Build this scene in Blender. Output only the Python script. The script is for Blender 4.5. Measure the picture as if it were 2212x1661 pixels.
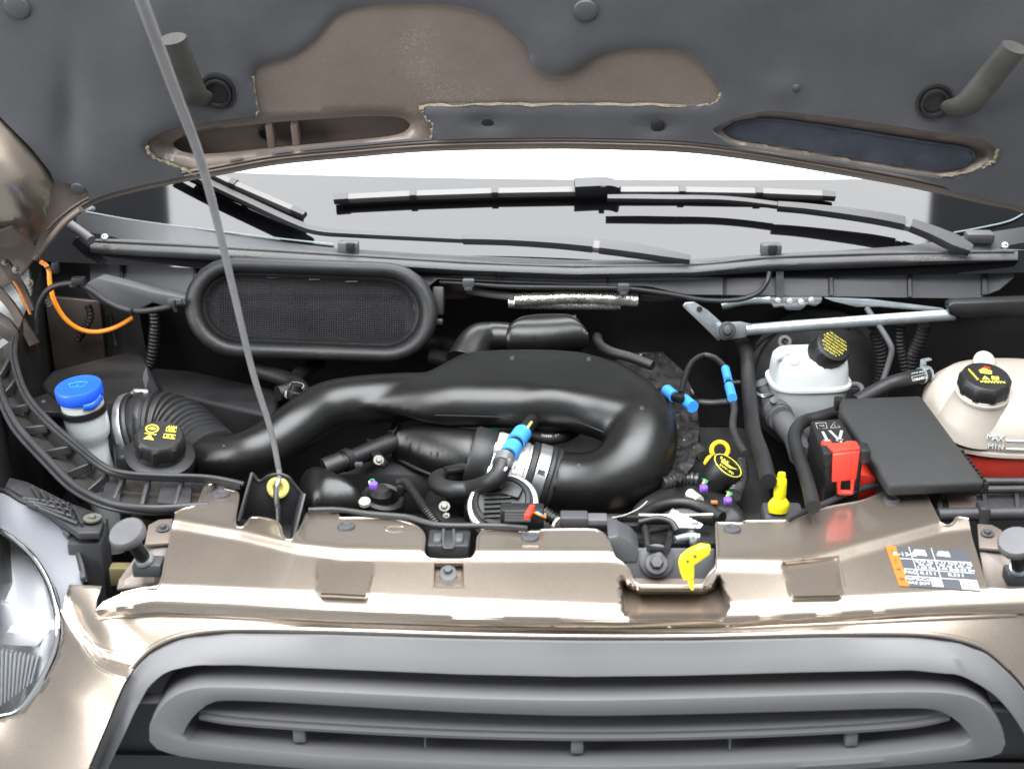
import bpy, bmesh, math, random
import numpy as np
from mathutils import Vector, Matrix, noise
from mathutils.geometry import delaunay_2d_cdt
random.seed(7); RNG = np.random.default_rng(5)
for o in list(bpy.data.objects): bpy.data.objects.remove(o)
SC = bpy.context.scene; COL = SC.collection
# ------------------------------------------------------------------ camera
F, CX, CY = 3500., 1165., 830.5          # focal length and principal column in photo pixels (2212 wide)
CAM = Vector((-0.045, -1.85, 2.08)); PITCH = math.radians(23); ROLL = math.radians(0.5)
cd = bpy.data.cameras.new('camera'); co = bpy.data.objects.new('camera', cd); COL.objects.link(co)
cd.sensor_width = 36; cd.lens = F/2212*36; cd.shift_x = -(CX-1106)/2212; cd.clip_end = 200; cd.clip_start = .05
_f = Vector((0, math.cos(PITCH), -math.sin(PITCH))); _u = Vector((0, math.sin(PITCH), math.cos(PITCH))); _r = Vector((1, 0, 0))
_c, _s = math.cos(ROLL), math.sin(ROLL)
CR = _r*_c + _u*_s; CU = _u*_c - _r*_s
co.matrix_world = Matrix(((CR.x, CU.x, -_f.x, CAM.x), (CR.y, CU.y, -_f.y, CAM.y), (CR.z, CU.z, -_f.z, CAM.z), (0, 0, 0, 1)))
cd.dof.use_dof = True; cd.dof.focus_distance = 2.62; cd.dof.aperture_fstop = 4.5
SC.camera = co
# ------------------------------------------------------------------ light: photo booth, one wide ceiling light bank and pale walls
w = bpy.data.worlds.new('World'); SC.world = w; w.use_nodes = True
w.node_tree.nodes['Background'].inputs[0].default_value = (.93, .97, 1.0, 1); w.node_tree.nodes['Background'].inputs[1].default_value = .42
def area(name, loc, sx, sy, watts, tgt=None, col=(.97, .985, 1)):
    ld = bpy.data.lights.new(name, 'AREA'); ld.shape = 'RECTANGLE'; ld.size = sx; ld.size_y = sy; ld.energy = watts; ld.color = col
    lo = bpy.data.objects.new(name, ld); COL.objects.link(lo); lo.location = loc
    if tgt: lo.rotation_euler = (Vector(tgt)-Vector(loc)).to_track_quat('-Z', 'Y').to_euler()
    return lo
area('ceiling_light_bank', (-0.03, .15, 3.45), 2.85, 4.6, 455)
area('side_light_bank', (-3.1, -1.0, 2.0), 1.6, 1.8, 95, (-.6, 0, 1.0))
SC.view_settings.view_transform = 'Standard'; SC.view_settings.look = 'None'; SC.view_settings.exposure = .4; SC.view_settings.gamma = 1
SC.view_settings.use_curve_mapping = False
SC.render.engine = 'CYCLES'
# ------------------------------------------------------------------ photo pixel + known plane -> point
def ray(px, py): return _f + CR*((px-CX)/F) - CU*((py-CY)/F)
def Z(px, py, z): d = ray(px, py); return CAM + d*((z-CAM.z)/d.z)
def Y(px, py, y): d = ray(px, py); return CAM + d*((y-CAM.y)/d.y)
def PL(px, py, o, n): d = ray(px, py); return CAM + d*((o-CAM).dot(n)/d.dot(n))
def MPP(p): return (p-CAM).dot(_f)/F      # metres per photo pixel at a point
# ------------------------------------------------------------------ materials
MATS = {}
def M(name, col, rough=.5, metal=0, coat=0, coatr=.05, bump=0, bscale=300, var=0, vscale=8, ior=1.5, spec=.5, sss=0, trans=0, alpha=1, sheen=0, flake=0, dust=0, emit=0, aniso=0):
    m = bpy.data.materials.new(name); m.use_nodes = True; nt = m.node_tree; N = nt.nodes; L = nt.links; b = N['Principled BSDF']
    b.inputs['Base Color'].default_value = (*col, 1); b.inputs['Roughness'].default_value = rough; b.inputs['Metallic'].default_value = metal
    b.inputs['Coat Weight'].default_value = coat; b.inputs['Coat Roughness'].default_value = coatr; b.inputs['IOR'].default_value = ior
    b.inputs['Specular IOR Level'].default_value = spec; b.inputs['Transmission Weight'].default_value = trans; b.inputs['Alpha'].default_value = alpha
    if sss: b.inputs['Subsurface Weight'].default_value = sss; b.inputs['Subsurface Radius'].default_value = (.02, .018, .015); b.inputs['Subsurface Scale'].default_value = .5
    if sheen: b.inputs['Sheen Weight'].default_value = sheen; b.inputs['Sheen Roughness'].default_value = .5
    tc = N.new('ShaderNodeTexCoord')
    src = None
    if var:
        n = N.new('ShaderNodeTexNoise'); n.inputs['Scale'].default_value = vscale; n.inputs['Detail'].default_value = 6; n.inputs['Roughness'].default_value = .65
        L.new(tc.outputs['Object'], n.inputs['Vector'])
        r = N.new('ShaderNodeMapRange'); r.inputs[1].default_value = .3; r.inputs[2].default_value = .7; r.inputs[3].default_value = 1-var; r.inputs[4].default_value = 1+var
        L.new(n.outputs['Fac'], r.inputs[0])
        mx = N.new('ShaderNodeVectorMath'); mx.operation = 'SCALE'; mx.inputs[0].default_value = col; L.new(r.outputs[0], mx.inputs['Scale']); src = mx.outputs[0]
        r2 = N.new('ShaderNodeMapRange'); r2.inputs[1].default_value = .3; r2.inputs[2].default_value = .7; r2.inputs[3].default_value = max(.02, rough*(1-var*.5)); r2.inputs[4].default_value = min(1, rough*(1+var*.5))
        L.new(n.outputs['Fac'], r2.inputs[0]); L.new(r2.outputs[0], b.inputs['Roughness'])
    if dust:   # pale dust specks and smears lying on the surface
        n = N.new('ShaderNodeTexNoise'); n.inputs['Scale'].default_value = 260; n.inputs['Detail'].default_value = 3; n.inputs['Roughness'].default_value = .7
        L.new(tc.outputs['Object'], n.inputs['Vector'])
        n2 = N.new('ShaderNodeTexNoise'); n2.inputs['Scale'].default_value = 7; n2.inputs['Detail'].default_value = 3; L.new(tc.outputs['Object'], n2.inputs['Vector'])
        mu = N.new('ShaderNodeMath'); mu.operation = 'MULTIPLY'; L.new(n.outputs['Fac'], mu.inputs[0]); L.new(n2.outputs['Fac'], mu.inputs[1])
        r = N.new('ShaderNodeMapRange'); r.inputs[1].default_value = .34; r.inputs[2].default_value = .46; r.inputs[3].default_value = 0; r.inputs[4].default_value = dust
        L.new(mu.outputs[0], r.inputs[0])
        mix = N.new('ShaderNodeMix'); mix.data_type = 'RGBA'; mix.inputs['B'].default_value = (.30, .28, .25, 1)
        L.new(r.outputs[0], mix.inputs['Factor'])
        if src: L.new(src, mix.inputs['A'])
        else: mix.inputs['A'].default_value = (*col, 1)
        src = mix.outputs['Result']
    if flake:
        n = N.new('ShaderNodeTexNoise'); n.inputs['Scale'].default_value = 1400; n.inputs['Detail'].default_value = 1; L.new(tc.outputs['Object'], n.inputs['Vector'])
        r = N.new('ShaderNodeMapRange'); r.inputs[1].default_value = .35; r.inputs[2].default_value = .65; r.inputs[3].default_value = 1-flake; r.inputs[4].default_value = 1+flake
        L.new(n.outputs['Fac'], r.inputs[0])
        mx = N.new('ShaderNodeVectorMath'); mx.operation = 'SCALE'; L.new(r.outputs[0], mx.inputs['Scale'])
        if src: L.new(src, mx.inputs[0])
        else: mx.inputs[0].default_value = col
        src = mx.outputs[0]
    if src: L.new(src, b.inputs['Base Color'])
    if bump:
        n = N.new('ShaderNodeTexNoise'); n.inputs['Scale'].default_value = bscale; n.inputs['Detail'].default_value = 4
        L.new(tc.outputs['Object'], n.inputs['Vector'])
        bp = N.new('ShaderNodeBump'); bp.inputs['Strength'].default_value = bump; bp.inputs['Distance'].default_value = .002
        L.new(n.outputs['Fac'], bp.inputs['Height']); L.new(bp.outputs[0], b.inputs['Normal'])
    if emit: b.inputs['Emission Color'].default_value = (*col, 1); b.inputs['Emission Strength'].default_value = emit
    MATS[name] = m; return m
M('paint', (.37, .315, .262), .30, .86, .8, .06, flake=.2, var=.06, vscale=5)
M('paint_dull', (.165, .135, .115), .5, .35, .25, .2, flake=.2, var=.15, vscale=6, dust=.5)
M('paint_deep', (.13, .10, .082), .55, .3, .15, .3, var=.15, vscale=6)
M('liner', (.047, .048, .053), .95, sheen=.25, bump=.5, bscale=700, var=.2, vscale=5, spec=.2)
M('fringe', (.19, .16, .11), .95, bump=.6, bscale=900, var=.5, vscale=120)
M('foam', (.044, .05, .064), .9, bump=.5, bscale=600, var=.3, vscale=18, spec=.2)
M('clip', (.045, .046, .05), .55, bump=.15, bscale=400)
M('cowl', (.062, .063, .068), .58, bump=.3, bscale=1200, var=.15, vscale=9, dust=.12)
M('seal', (.045, .045, .046), .6, bump=.35, bscale=350, var=.25, vscale=25, dust=.35)
M('black', (.0062, .0062, .0066), .48, bump=.2, bscale=700, var=.25, vscale=14, dust=.06)
M('black_deep', (.005, .005, .0055), .6, bump=.3, bscale=300, var=.3, vscale=10)
M('channel', (.024, .021, .018), .6, bump=.3, bscale=200, var=.3, vscale=20)
M('carrier', (.022, .022, .024), .45, bump=.25, bscale=600, var=.3, vscale=16, dust=.14)
M('intake', (.0045, .0044, .0043), .34, bump=.12, bscale=900, var=.2, vscale=12, dust=.03)
M('rubber', (.010, .010, .0106), .52, bump=.2, bscale=500, var=.2, vscale=18, dust=.06)
M('hose_grey', (.075, .075, .08), .6, bump=.2, bscale=500, var=.2, vscale=18)
M('box_cover', (.0145, .0145, .015), .62, bump=.6, bscale=1300, var=.12, vscale=8, dust=.12)
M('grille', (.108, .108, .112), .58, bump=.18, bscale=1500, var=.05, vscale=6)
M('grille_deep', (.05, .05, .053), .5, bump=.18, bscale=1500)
M('wiper', (.017, .017, .0185), .42, bump=.1, bscale=900, var=.1)
M('wiper_silver', (.085, .083, .082), .42, .2, var=.05)
M('rod', (.18, .18, .185), .42, .35, var=.12, vscale=30)
M('white_plastic', (.46, .485, .48), .32, sss=.35, var=.03, vscale=12)
M('tank', (.38, .345, .30), .35, sss=.3, var=.05, vscale=9)
M('coolant', (.50, .045, .03), .3, sss=.2, var=.12, vscale=14)
M('blue_cap', (.012, .085, .62), .35, bump=.05, bscale=300)
M('blue_clip', (.045, .27, .72), .38)
M('yellow', (.75, .66, .015), .4)
M('yellow_ring', (.80, .52, .02), .42)
M('grommet', (.62, .55, .16), .5, var=.1, vscale=40)
M('print_yellow', (.70, .62, .07), .6, var=.25, vscale=200)
M('print_white', (.62, .62, .62), .6)
M('print_grey', (.28, .28, .27), .6, var=.25, vscale=200)
M('print_black', (.03, .03, .03), .6)
M('red', (.70, .035, .02), .4)
M('orange', (.85, .27, .02), .42, var=.08, vscale=30)
M('green', (.02, .19, .09), .5)
M('purple', (.16, .07, .42), .5)
M('ivory', (.45, .43, .36), .5, var=.2, vscale=40)
M('aluminium', (.70, .70, .69), .45, .75, bump=.25, bscale=350, var=.1, vscale=25)
M('steel', (.50, .51, .52), .33, .9, var=.15, vscale=30, bump=.05, bscale=200)
M('zinc', (.40, .44, .46), .36, .75, var=.18, vscale=30)
M('bolt', (.13, .125, .11), .5, .35, var=.15, vscale=60)
M('foil', (.50, .49, .46), .28, .85, bump=.8, bscale=220, var=.3, vscale=60)
M('foil_dark', (.035, .034, .033), .3, .2, bump=1.0, bscale=60, var=.5, vscale=30)
M('hinge_metal', (.055, .042, .034), .45, .3, .3, .2, var=.4, vscale=20)
M('rust', (.30, .11, .025), .8, bump=.4, bscale=300, var=.4, vscale=60)
M('raw_metal', (.45, .45, .44), .4, .6, var=.3, vscale=25, bump=.3, bscale=60)
M('bay', (.010, .009, .0085), .5, bump=.3, bscale=60, var=.4, vscale=6)
M('bay_paint', (.04, .031, .026), .45, .4, .2, .2, var=.3, vscale=8)
M('frit', (.004, .004, .005), .045, ior=1.47, bump=.006, bscale=6)
M('dash', (.72, .74, .75), .7)
M('lamp_body', (.12, .125, .14), .4, bump=.1)
M('chrome', (.86, .87, .88), .08, 1)
M('lamp_inner', (.85, .86, .88), .35, .25)
M('sticker', (.055, .06, .068), .4)
M('sticker_orange', (.46, .115, .012), .45)
M('yellowed', (.10, .085, .035), .5, var=.2, vscale=20)
M('spout', (.05, .05, .045), .5, bump=.2, bscale=400, var=.25, vscale=20)
M('glass_rim', (.22, .26, .27), .3)
M('tape', (.55, .55, .53), .35, .3)
# clear glass: see-through with a real mirror reflection on top
def glassmat(name, tint, ior):
    m = bpy.data.materials.new(name); m.use_nodes = True; nt = m.node_tree; N = nt.nodes; L = nt.links
    for n in list(N): N.remove(n)
    out = N.new('ShaderNodeOutputMaterial'); mx = N.new('ShaderNodeMixShader'); t = N.new('ShaderNodeBsdfTransparent'); g = N.new('ShaderNodeBsdfGlossy'); fr = N.new('ShaderNodeFresnel')
    t.inputs[0].default_value = (*tint, 1); g.inputs['Roughness'].default_value = .01; fr.inputs['IOR'].default_value = ior
    L.new(fr.outputs[0], mx.inputs[0]); L.new(t.outputs[0], mx.inputs[1]); L.new(g.outputs[0], mx.inputs[2]); L.new(mx.outputs[0], out.inputs[0])
    MATS[name] = m
glassmat('glass', (.93, .98, .975), 1.5); glassmat('lens', (.98, .985, 1), 1.5)
# ------------------------------------------------------------------ builders
def link(o, parent=None):
    COL.objects.link(o)
    if parent is not None: o.parent = parent
    return o
def thing(name, label, cat, group=None):
    o = bpy.data.objects.new(name, None); o.empty_display_size = .05; COL.objects.link(o); o['label'] = label; o['category'] = cat
    if group: o['group'] = group
    return o
def tag(o, label, cat, group=None):
    o['label'] = label; o['category'] = cat
    if group: o['group'] = group
    return o
def mk(name, V, Fc, mat, parent=None, smooth=40, matidx=None, mats=None):
    me = bpy.data.meshes.new(name); me.from_pydata([tuple(v) for v in V], [], [tuple(int(i) for i in f) for f in Fc])
    bm = bmesh.new(); bm.from_mesh(me); bmesh.ops.recalc_face_normals(bm, faces=bm.faces); bm.to_mesh(me); bm.free()
    if mats:
        for k in mats: me.materials.append(MATS[k])
        if matidx is not None: me.polygons.foreach_set('material_index', matidx)
    else: me.materials.append(MATS[mat])
    if smooth:
        me.polygons.foreach_set('use_smooth', [True]*len(me.polygons)); me.set_sharp_from_angle(angle=math.radians(smooth))
    o = bpy.data.objects.new(name, me); link(o, parent); return o
def bmobj(name, bm, mat, parent=None, smooth=40):
    bmesh.ops.recalc_face_normals(bm, faces=bm.faces)
    me = bpy.data.meshes.new(name); bm.to_mesh(me); bm.free(); me.materials.append(MATS[mat])
    if smooth:
        me.polygons.foreach_set('use_smooth', [True]*len(me.polygons)); me.set_sharp_from_angle(angle=math.radians(smooth))
    o = bpy.data.objects.new(name, me); link(o, parent); return o
def frame(z, x=None):
    z = Vector(z).normalized()
    if x is None: x = Vector((1, 0, 0)) if abs(z.x) < .9 else Vector((0, 1, 0))
    x = Vector(x); x = (x - z*x.dot(z)).normalized(); y = z.cross(x); return x, y, z
def catmull(P, n=8, closed=False):
    P = [Vector(p) for p in P]; out = []; m = len(P)
    if m < 3 and not closed: return [P[0].lerp(P[-1], i/n) for i in range(n+1)]
    rng = range(m if closed else m-1)
    for i in rng:
        if closed: a, b, c, d = P[i-1], P[i], P[(i+1) % m], P[(i+2) % m]
        else: a, b, c, d = P[max(i-1, 0)], P[i], P[i+1], P[min(i+2, m-1)]
        for k in range(n):
            t = k/n; out.append(.5*((2*b)+(c-a)*t+(2*a-5*b+4*c-d)*t*t+(3*b-a-3*c+d)*t**3))
    if not closed: out.append(P[-1].copy())
    return out
def tube_geo(P, r, n=12, closed=False, cap=True, flat=None, up=None):
    """P path points, r radius or list, flat=(a,b) ellipse factors"""
    m = len(P); rr = r if hasattr(r, '__len__') else [r]*m
    T = [(P[(i+1) % m if closed else min(i+1, m-1)]-P[i-1 if closed or i > 0 else 0]).normalized() for i in range(m)]
    x, y, _ = frame(T[0], up); V = []; Fc = []
    fa, fb = flat or (1, 1)
    for i in range(m):
        x = (x-T[i]*x.dot(T[i])).normalized(); y = T[i].cross(x)
        for k in range(n):
            a = 2*math.pi*k/n; V.append(P[i]+(x*math.cos(a)*fa+y*math.sin(a)*fb)*rr[i])
    for i in range(m if closed else m-1):
        j = (i+1) % m
        for k in range(n): Fc.append((i*n+k, i*n+(k+1) % n, j*n+(k+1) % n, j*n+k))
    if cap and not closed: Fc.append(tuple(range(n-1, -1, -1))); Fc.append(tuple((m-1)*n+k for k in range(n)))
    return V, Fc
def tube(name, pts, r, mat, parent=None, n=12, seg=8, closed=False, flat=None, up=None, ribs=None, straight=False, cap=True):
    P = [Vector(p) for p in pts] if straight else catmull(pts, seg, closed)
    m = len(P)
    if hasattr(r, '__len__'):
        t = np.linspace(0, len(r)-1, m); rr = np.interp(t, range(len(r)), r)
    else: rr = np.full(m, r)
    if ribs:   # corrugation: (pitch metres, depth factor)
        L = [0.]
        for i in range(1, m): L.append(L[-1]+(P[i]-P[i-1]).length)
        tot = L[-1]; nn = max(8, int(tot/ribs[0]*6)); s = np.linspace(0, tot, nn)
        A = np.array([tuple(p) for p in P]); Q = [Vector([np.interp(v, L, A[:, k]) for k in range(3)]) for v in s]
        rr = np.interp(s, L, rr)*(1+ribs[1]*np.where(np.sin(2*np.pi*s/ribs[0]) > -.2, .5, -.5)); P = Q
    V, Fc = tube_geo(P, list(rr), n, closed, cap, flat, up); return mk(name, V, Fc, mat, parent, 50)
def lathe(name, prof, o, axis, mat, parent=None, n=40, x=None, ribs=None, smooth=35, sx=1, sy=1):
    """prof [(r,h)], ribs=(count, depth, h0, h1) makes grips on the rim"""
    X, Yv, A = frame(axis, x); V = []; Fc = []; o = Vector(o); m = len(prof)
    for (r, h) in prof:
        for k in range(n):
            a = 2*math.pi*k/n; q = r
            if ribs and ribs[2] <= h <= ribs[3] and r > 0: q = r*(1+ribs[1]*(1 if math.cos(ribs[0]*a) > .55 else 0))
            V.append(o+X*math.cos(a)*q*sx+Yv*math.sin(a)*q*sy+A*h)
    for i in range(m-1):
        for k in range(n): Fc.append((i*n+k, i*n+(k+1) % n, (i+1)*n+(k+1) % n, (i+1)*n+k))
    Fc.append(tuple(range(n-1, -1, -1))); Fc.append(tuple((m-1)*n+k for k in range(n)))
    return mk(name, V, Fc, mat, parent, smooth)
def box(name, c, size, mat, parent=None, x=(1, 0, 0), z=(0, 0, 1), bev=.003, seg=2, taper=1):
    X, Yv, A = frame(z, x); bm = bmesh.new(); bmesh.ops.create_cube(bm, size=1)
    for v in bm.verts:
        t = taper if v.co.z > 0 else 1
        v.co = Vector(c)+X*v.co.x*size[0]*t+Yv*v.co.y*size[1]*t+A*v.co.z*size[2]
    if bev: bmesh.ops.bevel(bm, geom=bm.edges[:], offset=bev, segments=seg, profile=.5, affect='EDGES')
    return bmobj(name, bm, mat, parent)
def prism(name, pts, thick, mat, parent=None, bev=.002, seg=2):
    """pts: planar outline (3D) , thick: vector"""
    bm = bmesh.new(); vs = [bm.verts.new(Vector(p)) for p in pts]; f = bm.faces.new(vs)
    r = bmesh.ops.extrude_face_region(bm, geom=[f]); t = Vector(thick)
    for e in r['geom']:
        if isinstance(e, bmesh.types.BMVert): e.co += t
    bmesh.ops.recalc_face_normals(bm, faces=bm.faces)
    if bev: bmesh.ops.bevel(bm, geom=bm.edges[:], offset=bev, segments=seg, profile=.5, affect='EDGES', clamp_overlap=True)
    return bmobj(name, bm, mat, parent)
def loft(name, rings, mat, parent=None, cap=True, smooth=50, closed=True):
    n = len(rings[0]); V = [p for r in rings for p in r]; Fc = []
    for i in range(len(rings)-1):
        for k in range(n if closed else n-1): Fc.append((i*n+k, i*n+(k+1) % n, (i+1)*n+(k+1) % n, (i+1)*n+k))
    if cap and closed: Fc.append(tuple(range(n-1, -1, -1))); Fc.append(tuple((len(rings)-1)*n+k for k in range(n)))
    return mk(name, V, Fc, mat, parent, smooth)
def sring(c, rx, ry, X, Yv, e=4, n=40):
    out = []
    for k in range(n):
        a = 2*math.pi*k/n; ca, sa = math.cos(a), math.sin(a)
        out.append(Vector(c)+X*rx*math.copysign(abs(ca)**(2/e), ca)+Yv*ry*math.copysign(abs(sa)**(2/e), sa))
    return out
def inpoly(P, poly):
    x, y = P[:, 0], P[:, 1]; ins = np.zeros(len(P), bool); q = np.asarray(poly); j = len(q)-1
    for i in range(len(q)):
        xi, yi, xj, yj = q[i, 0], q[i, 1], q[j, 0], q[j, 1]
        c = ((yi > y) != (yj > y)) & (x < (xj-xi)*(y-yi)/((yj-yi) if yj != yi else 1e-12)+xi); ins ^= c; j = i
    return ins
def pdist(P, line, closed=True):
    q = np.asarray(line, float); d = np.full(len(P), 1e9); n = len(q)
    for i in range(n if closed else n-1):
        a, b = q[i], q[(i+1) % n]; ab = b-a; t = np.clip(((P-a)@ab)/max(ab@ab, 1e-12), 0, 1); d = np.minimum(d, np.hypot(*(P-(a+t[:, None]*ab)).T))
    return d
def resample(line, step, closed=True):
    q = [Vector(p[:2]) for p in line]; out = []
    for i in range(len(q) if closed else len(q)-1):
        a, b = q[i], q[(i+1) % len(q)]; k = max(1, int(round((b-a).length/step)))
        for j in range(k): out.append(a.lerp(b, j/k))
    if not closed: out.append(q[-1])
    return out
def sm2(line, n=5, closed=True):
    return [(p.x, p.y) for p in catmull([Vector((p[0], p[1], 0)) for p in line], n, closed)]
def cdt(outer, holes=(), step=8, creases=(), extra=None):
    """triangulated region in 2D with interior points; returns (N,2) verts, tris"""
    loops = [resample(l, step) for l in [outer, *holes]]; V = []; E = []
    for l in loops:
        s = len(V); V += l; E += [(s+i, s+(i+1) % len(l)) for i in range(len(l))]
    for c in creases:
        l = resample(c, step, False); s = len(V); V += l; E += [(s+i, s+i+1) for i in range(len(l)-1)]
    oa = np.array(outer, float)[:, :2]; x0, y0 = oa.min(0); x1, y1 = oa.max(0)
    gx, gy = np.meshgrid(np.arange(x0, x1, step), np.arange(y0, y1, step*.87)); gx = gx+(np.arange(gx.shape[0]) % 2)[:, None]*step*.5
    G = np.column_stack([gx.ravel(), gy.ravel()]); k = inpoly(G, oa) & (pdist(G, oa) > step*.45)
    for h in holes: ha = np.array(h, float)[:, :2]; k &= ~inpoly(G, ha) & (pdist(G, ha) > step*.45)
    for c in creases: k &= pdist(G, np.array(c, float)[:, :2], False) > step*.4
    V += [Vector(p) for p in G[k]]
    if extra is not None: V += [Vector(p) for p in extra]
    r = delaunay_2d_cdt(V, E, [], 0, 1e-6); v = np.array([tuple(p) for p in r[0]]); f = np.array([t for t in r[2] if len(t) == 3])
    c = v[f].mean(1); k = inpoly(c, oa)
    for h in holes: k &= ~inpoly(c, np.array(h, float)[:, :2])
    return v, f[k]
def sheet(name, outer, mapf, mat, parent=None, holes=(), step=8, creases=(), back=None, smooth=30, offs=None):
    """thin panel: 2D region mapped to 3D; back = thickness vector"""
    v, f = cdt(outer, holes, step, creases); n = len(v)
    if offs is not None: V = [mapf(x, y, o) for (x, y), o in zip(v, offs(v))]
    else: V = [mapf(*p) for p in v]
    Fc = [tuple(t) for t in f]
    if back is not None:
        b = Vector(back); V += [p+b for p in V]; Fc2 = [(t[2]+n, t[1]+n, t[0]+n) for t in f]
        cnt = {}
        for t in f:
            for a, c in ((t[0], t[1]), (t[1], t[2]), (t[2], t[0])): cnt[(a, c)] = 1
        side = [(a, c, c+n, a+n) for (a, c) in cnt if (c, a) not in cnt]; Fc += Fc2+side
    return mk(name, V, Fc, mat, parent, smooth)
def rbf(pts):
    A = np.array(pts, float); X = A[:, :2]/1000; d = np.linalg.norm(X[:, None]-X[None], axis=2); K = np.where(d > 0, d*d*np.log(d+1e-12), 0)
    n = len(A); Pm = np.column_stack([np.ones(n), X]); S = np.block([[K+np.eye(n)*1e-6, Pm], [Pm.T, np.zeros((3, 3))]]); w_ = np.linalg.solve(S, np.concatenate([A[:, 2], np.zeros(3)]))
    def fn(px, py):
        q = np.array([px, py])/1000; r = np.linalg.norm(X-q, axis=1); k = np.where(r > 0, r*r*np.log(r+1e-12), 0); return float(k@w_[:n]+w_[n]+w_[n+1:]@q)
    return fn
def inflate(name, outline, mat, parent, zp, H, R, holes=(), Hb=None, step=.006, bumpf=None, hm=None):
    """blow-moulded body: outline points (px,py,k) lie on the parting surface zp(px,py)+k*H; the skin rises over it as a rounded pillow"""
    def conv(l): return [(Z(p[0], p[1], zp(p[0], p[1])+(p[2] if len(p) > 2 else 0)*H)+Vector((0, .55*R*(p[2] if len(p) > 2 else 0), 0)), zp(p[0], p[1])) for p in l]
    cl = [conv(l) for l in [outline, *holes]]
    A = np.array([(1, p.x, p.y, p.y*p.y, p.x*p.y) for l in cl for p, _ in l]); b = np.array([z for l in cl for _, z in l]); pc = np.linalg.lstsq(A, b, rcond=1e-7)[0]
    loops = [sm2([(p.x, p.y) for p, _ in l], 5) for l in cl]
    loops = [[(p.x, p.y) for p in resample(l, step)] for l in loops]
    ex = []
    for l in loops:
        q = np.array(l); t = np.roll(q, -1, 0)-np.roll(q, 1, 0); nn = np.column_stack([-t[:, 1], t[:, 0]]); nn /= np.linalg.norm(nn, axis=1)[:, None]+1e-9
        for s in (1, -1):
            for d in (.012, .05, .12, .22): ex.append((q+nn*s*d*R, d*R))
    E = []
    for q, d in ex:
        k = inpoly(q, np.array(loops[0]))
        for h in loops[1:]: k &= ~inpoly(q, np.array(h))
        dm = np.full(len(q), 1e9)
        for l in loops: dm = np.minimum(dm, pdist(q, l))
        E += [tuple(p) for p in q[k & (dm > d*.85)]]
    v, f = cdt(loops[0], loops[1:], step, (), E); d = np.full(len(v), 1e9)
    for l in loops: d = np.minimum(d, pdist(v, l))
    u = np.clip(d/R, 0, 1); pr = np.sqrt(np.clip(1-(1-u)**2, 0, 1)); zb = pc[0]+pc[1]*v[:, 0]+pc[2]*v[:, 1]+pc[3]*v[:, 1]**2+pc[4]*v[:, 0]*v[:, 1]
    Hb = H if Hb is None else Hb
    if hm is not None: pr = pr*hm(v)
    top = zb+H*pr; bot = zb-Hb*pr-1e-5
    if bumpf is not None: top = top+bumpf(v, d)
    n = len(v); edge = d < 1e-7
    V = [(v[i, 0], v[i, 1], top[i]) for i in range(n)]+[(v[i, 0], v[i, 1], bot[i]) for i in range(n)]
    Fc = [tuple(t) for t in f]+[((t[2]+n) if not edge[t[2]] else t[2], (t[1]+n) if not edge[t[1]] else t[1], (t[0]+n) if not edge[t[0]] else t[0]) for t in f]
    o = mk(name, V, Fc, mat, parent, 60)
    bm = bmesh.new(); bm.from_mesh(o.data); bmesh.ops.delete(bm, geom=[x for x in bm.verts if not x.link_faces], context='VERTS'); bm.to_mesh(o.data); bm.free()
    return o
FONT_N = [0]
def fuse(objs, name, mat, parent, vox=.004, it=6):
    """weld overlapping shapes into one smooth moulded skin"""
    V = []; Fc = []
    for o in objs:
        s = len(V); V += [v.co.copy() for v in o.data.vertices]; Fc += [tuple(i+s for i in p.vertices) for p in o.data.polygons]; bpy.data.objects.remove(o)
    o = mk(name, V, Fc, mat, None, 0)
    m = o.modifiers.new('r', 'REMESH'); m.mode = 'VOXEL'; m.voxel_size = vox; m.use_smooth_shade = True
    s = o.modifiers.new('s', 'SMOOTH'); s.iterations = it; s.factor = .5
    bpy.context.view_layer.update(); me = bpy.data.meshes.new_from_object(o.evaluated_get(bpy.context.evaluated_depsgraph_get())); bpy.data.objects.remove(o)
    me.materials.clear(); me.materials.append(MATS[mat]); me.polygons.foreach_set('use_smooth', [True]*len(me.polygons)); me.name = name
    return link(bpy.data.objects.new(name, me), parent)
def text(name, s, o, X, U, size, mat, parent, bold=0, align='CENTER', depth=.0003):
    """flat print: lettering standing on plane (X right, U up)"""
    cu = bpy.data.curves.new('t', 'FONT'); cu.body = s; cu.size = size; cu.align_x = align; cu.align_y = 'CENTER'; cu.extrude = depth; cu.resolution_u = 3; cu.offset = bold
    ob = bpy.data.objects.new('t', cu); COL.objects.link(ob); bpy.context.view_layer.update()
    me = bpy.data.meshes.new_from_object(ob.evaluated_get(bpy.context.evaluated_depsgraph_get())); bpy.data.objects.remove(ob); bpy.data.curves.remove(cu)
    X = Vector(X).normalized(); U = Vector(U); U = (U-X*U.dot(X)).normalized(); n = X.cross(U); o = Vector(o)
    for v in me.vertices: v.co = o+X*v.co.x+U*v.co.y+n*v.co.z
    me.materials.clear(); me.materials.append(MATS[mat]); me.name = name
    return link(bpy.data.objects.new(name, me), parent)
def rowsheet(name, rows, mat, parent, pxs, smooth=35, sub=1):
    """rows: list of (polyline [(px,py)..], fn(px,py)->Vector)"""
    V = []; Fc = []; n = len(pxs)
    for ln, fn in rows:
        a = np.array(ln, float)
        for x in pxs: V.append(fn(x, float(np.interp(x, a[:, 0], a[:, 1]))))
    for i in range(len(rows)-1):
        for k in range(n-1): Fc.append((i*n+k, i*n+k+1, (i+1)*n+k+1, (i+1)*n+k))
    return mk(name, V, Fc, mat, parent, smooth)
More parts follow.
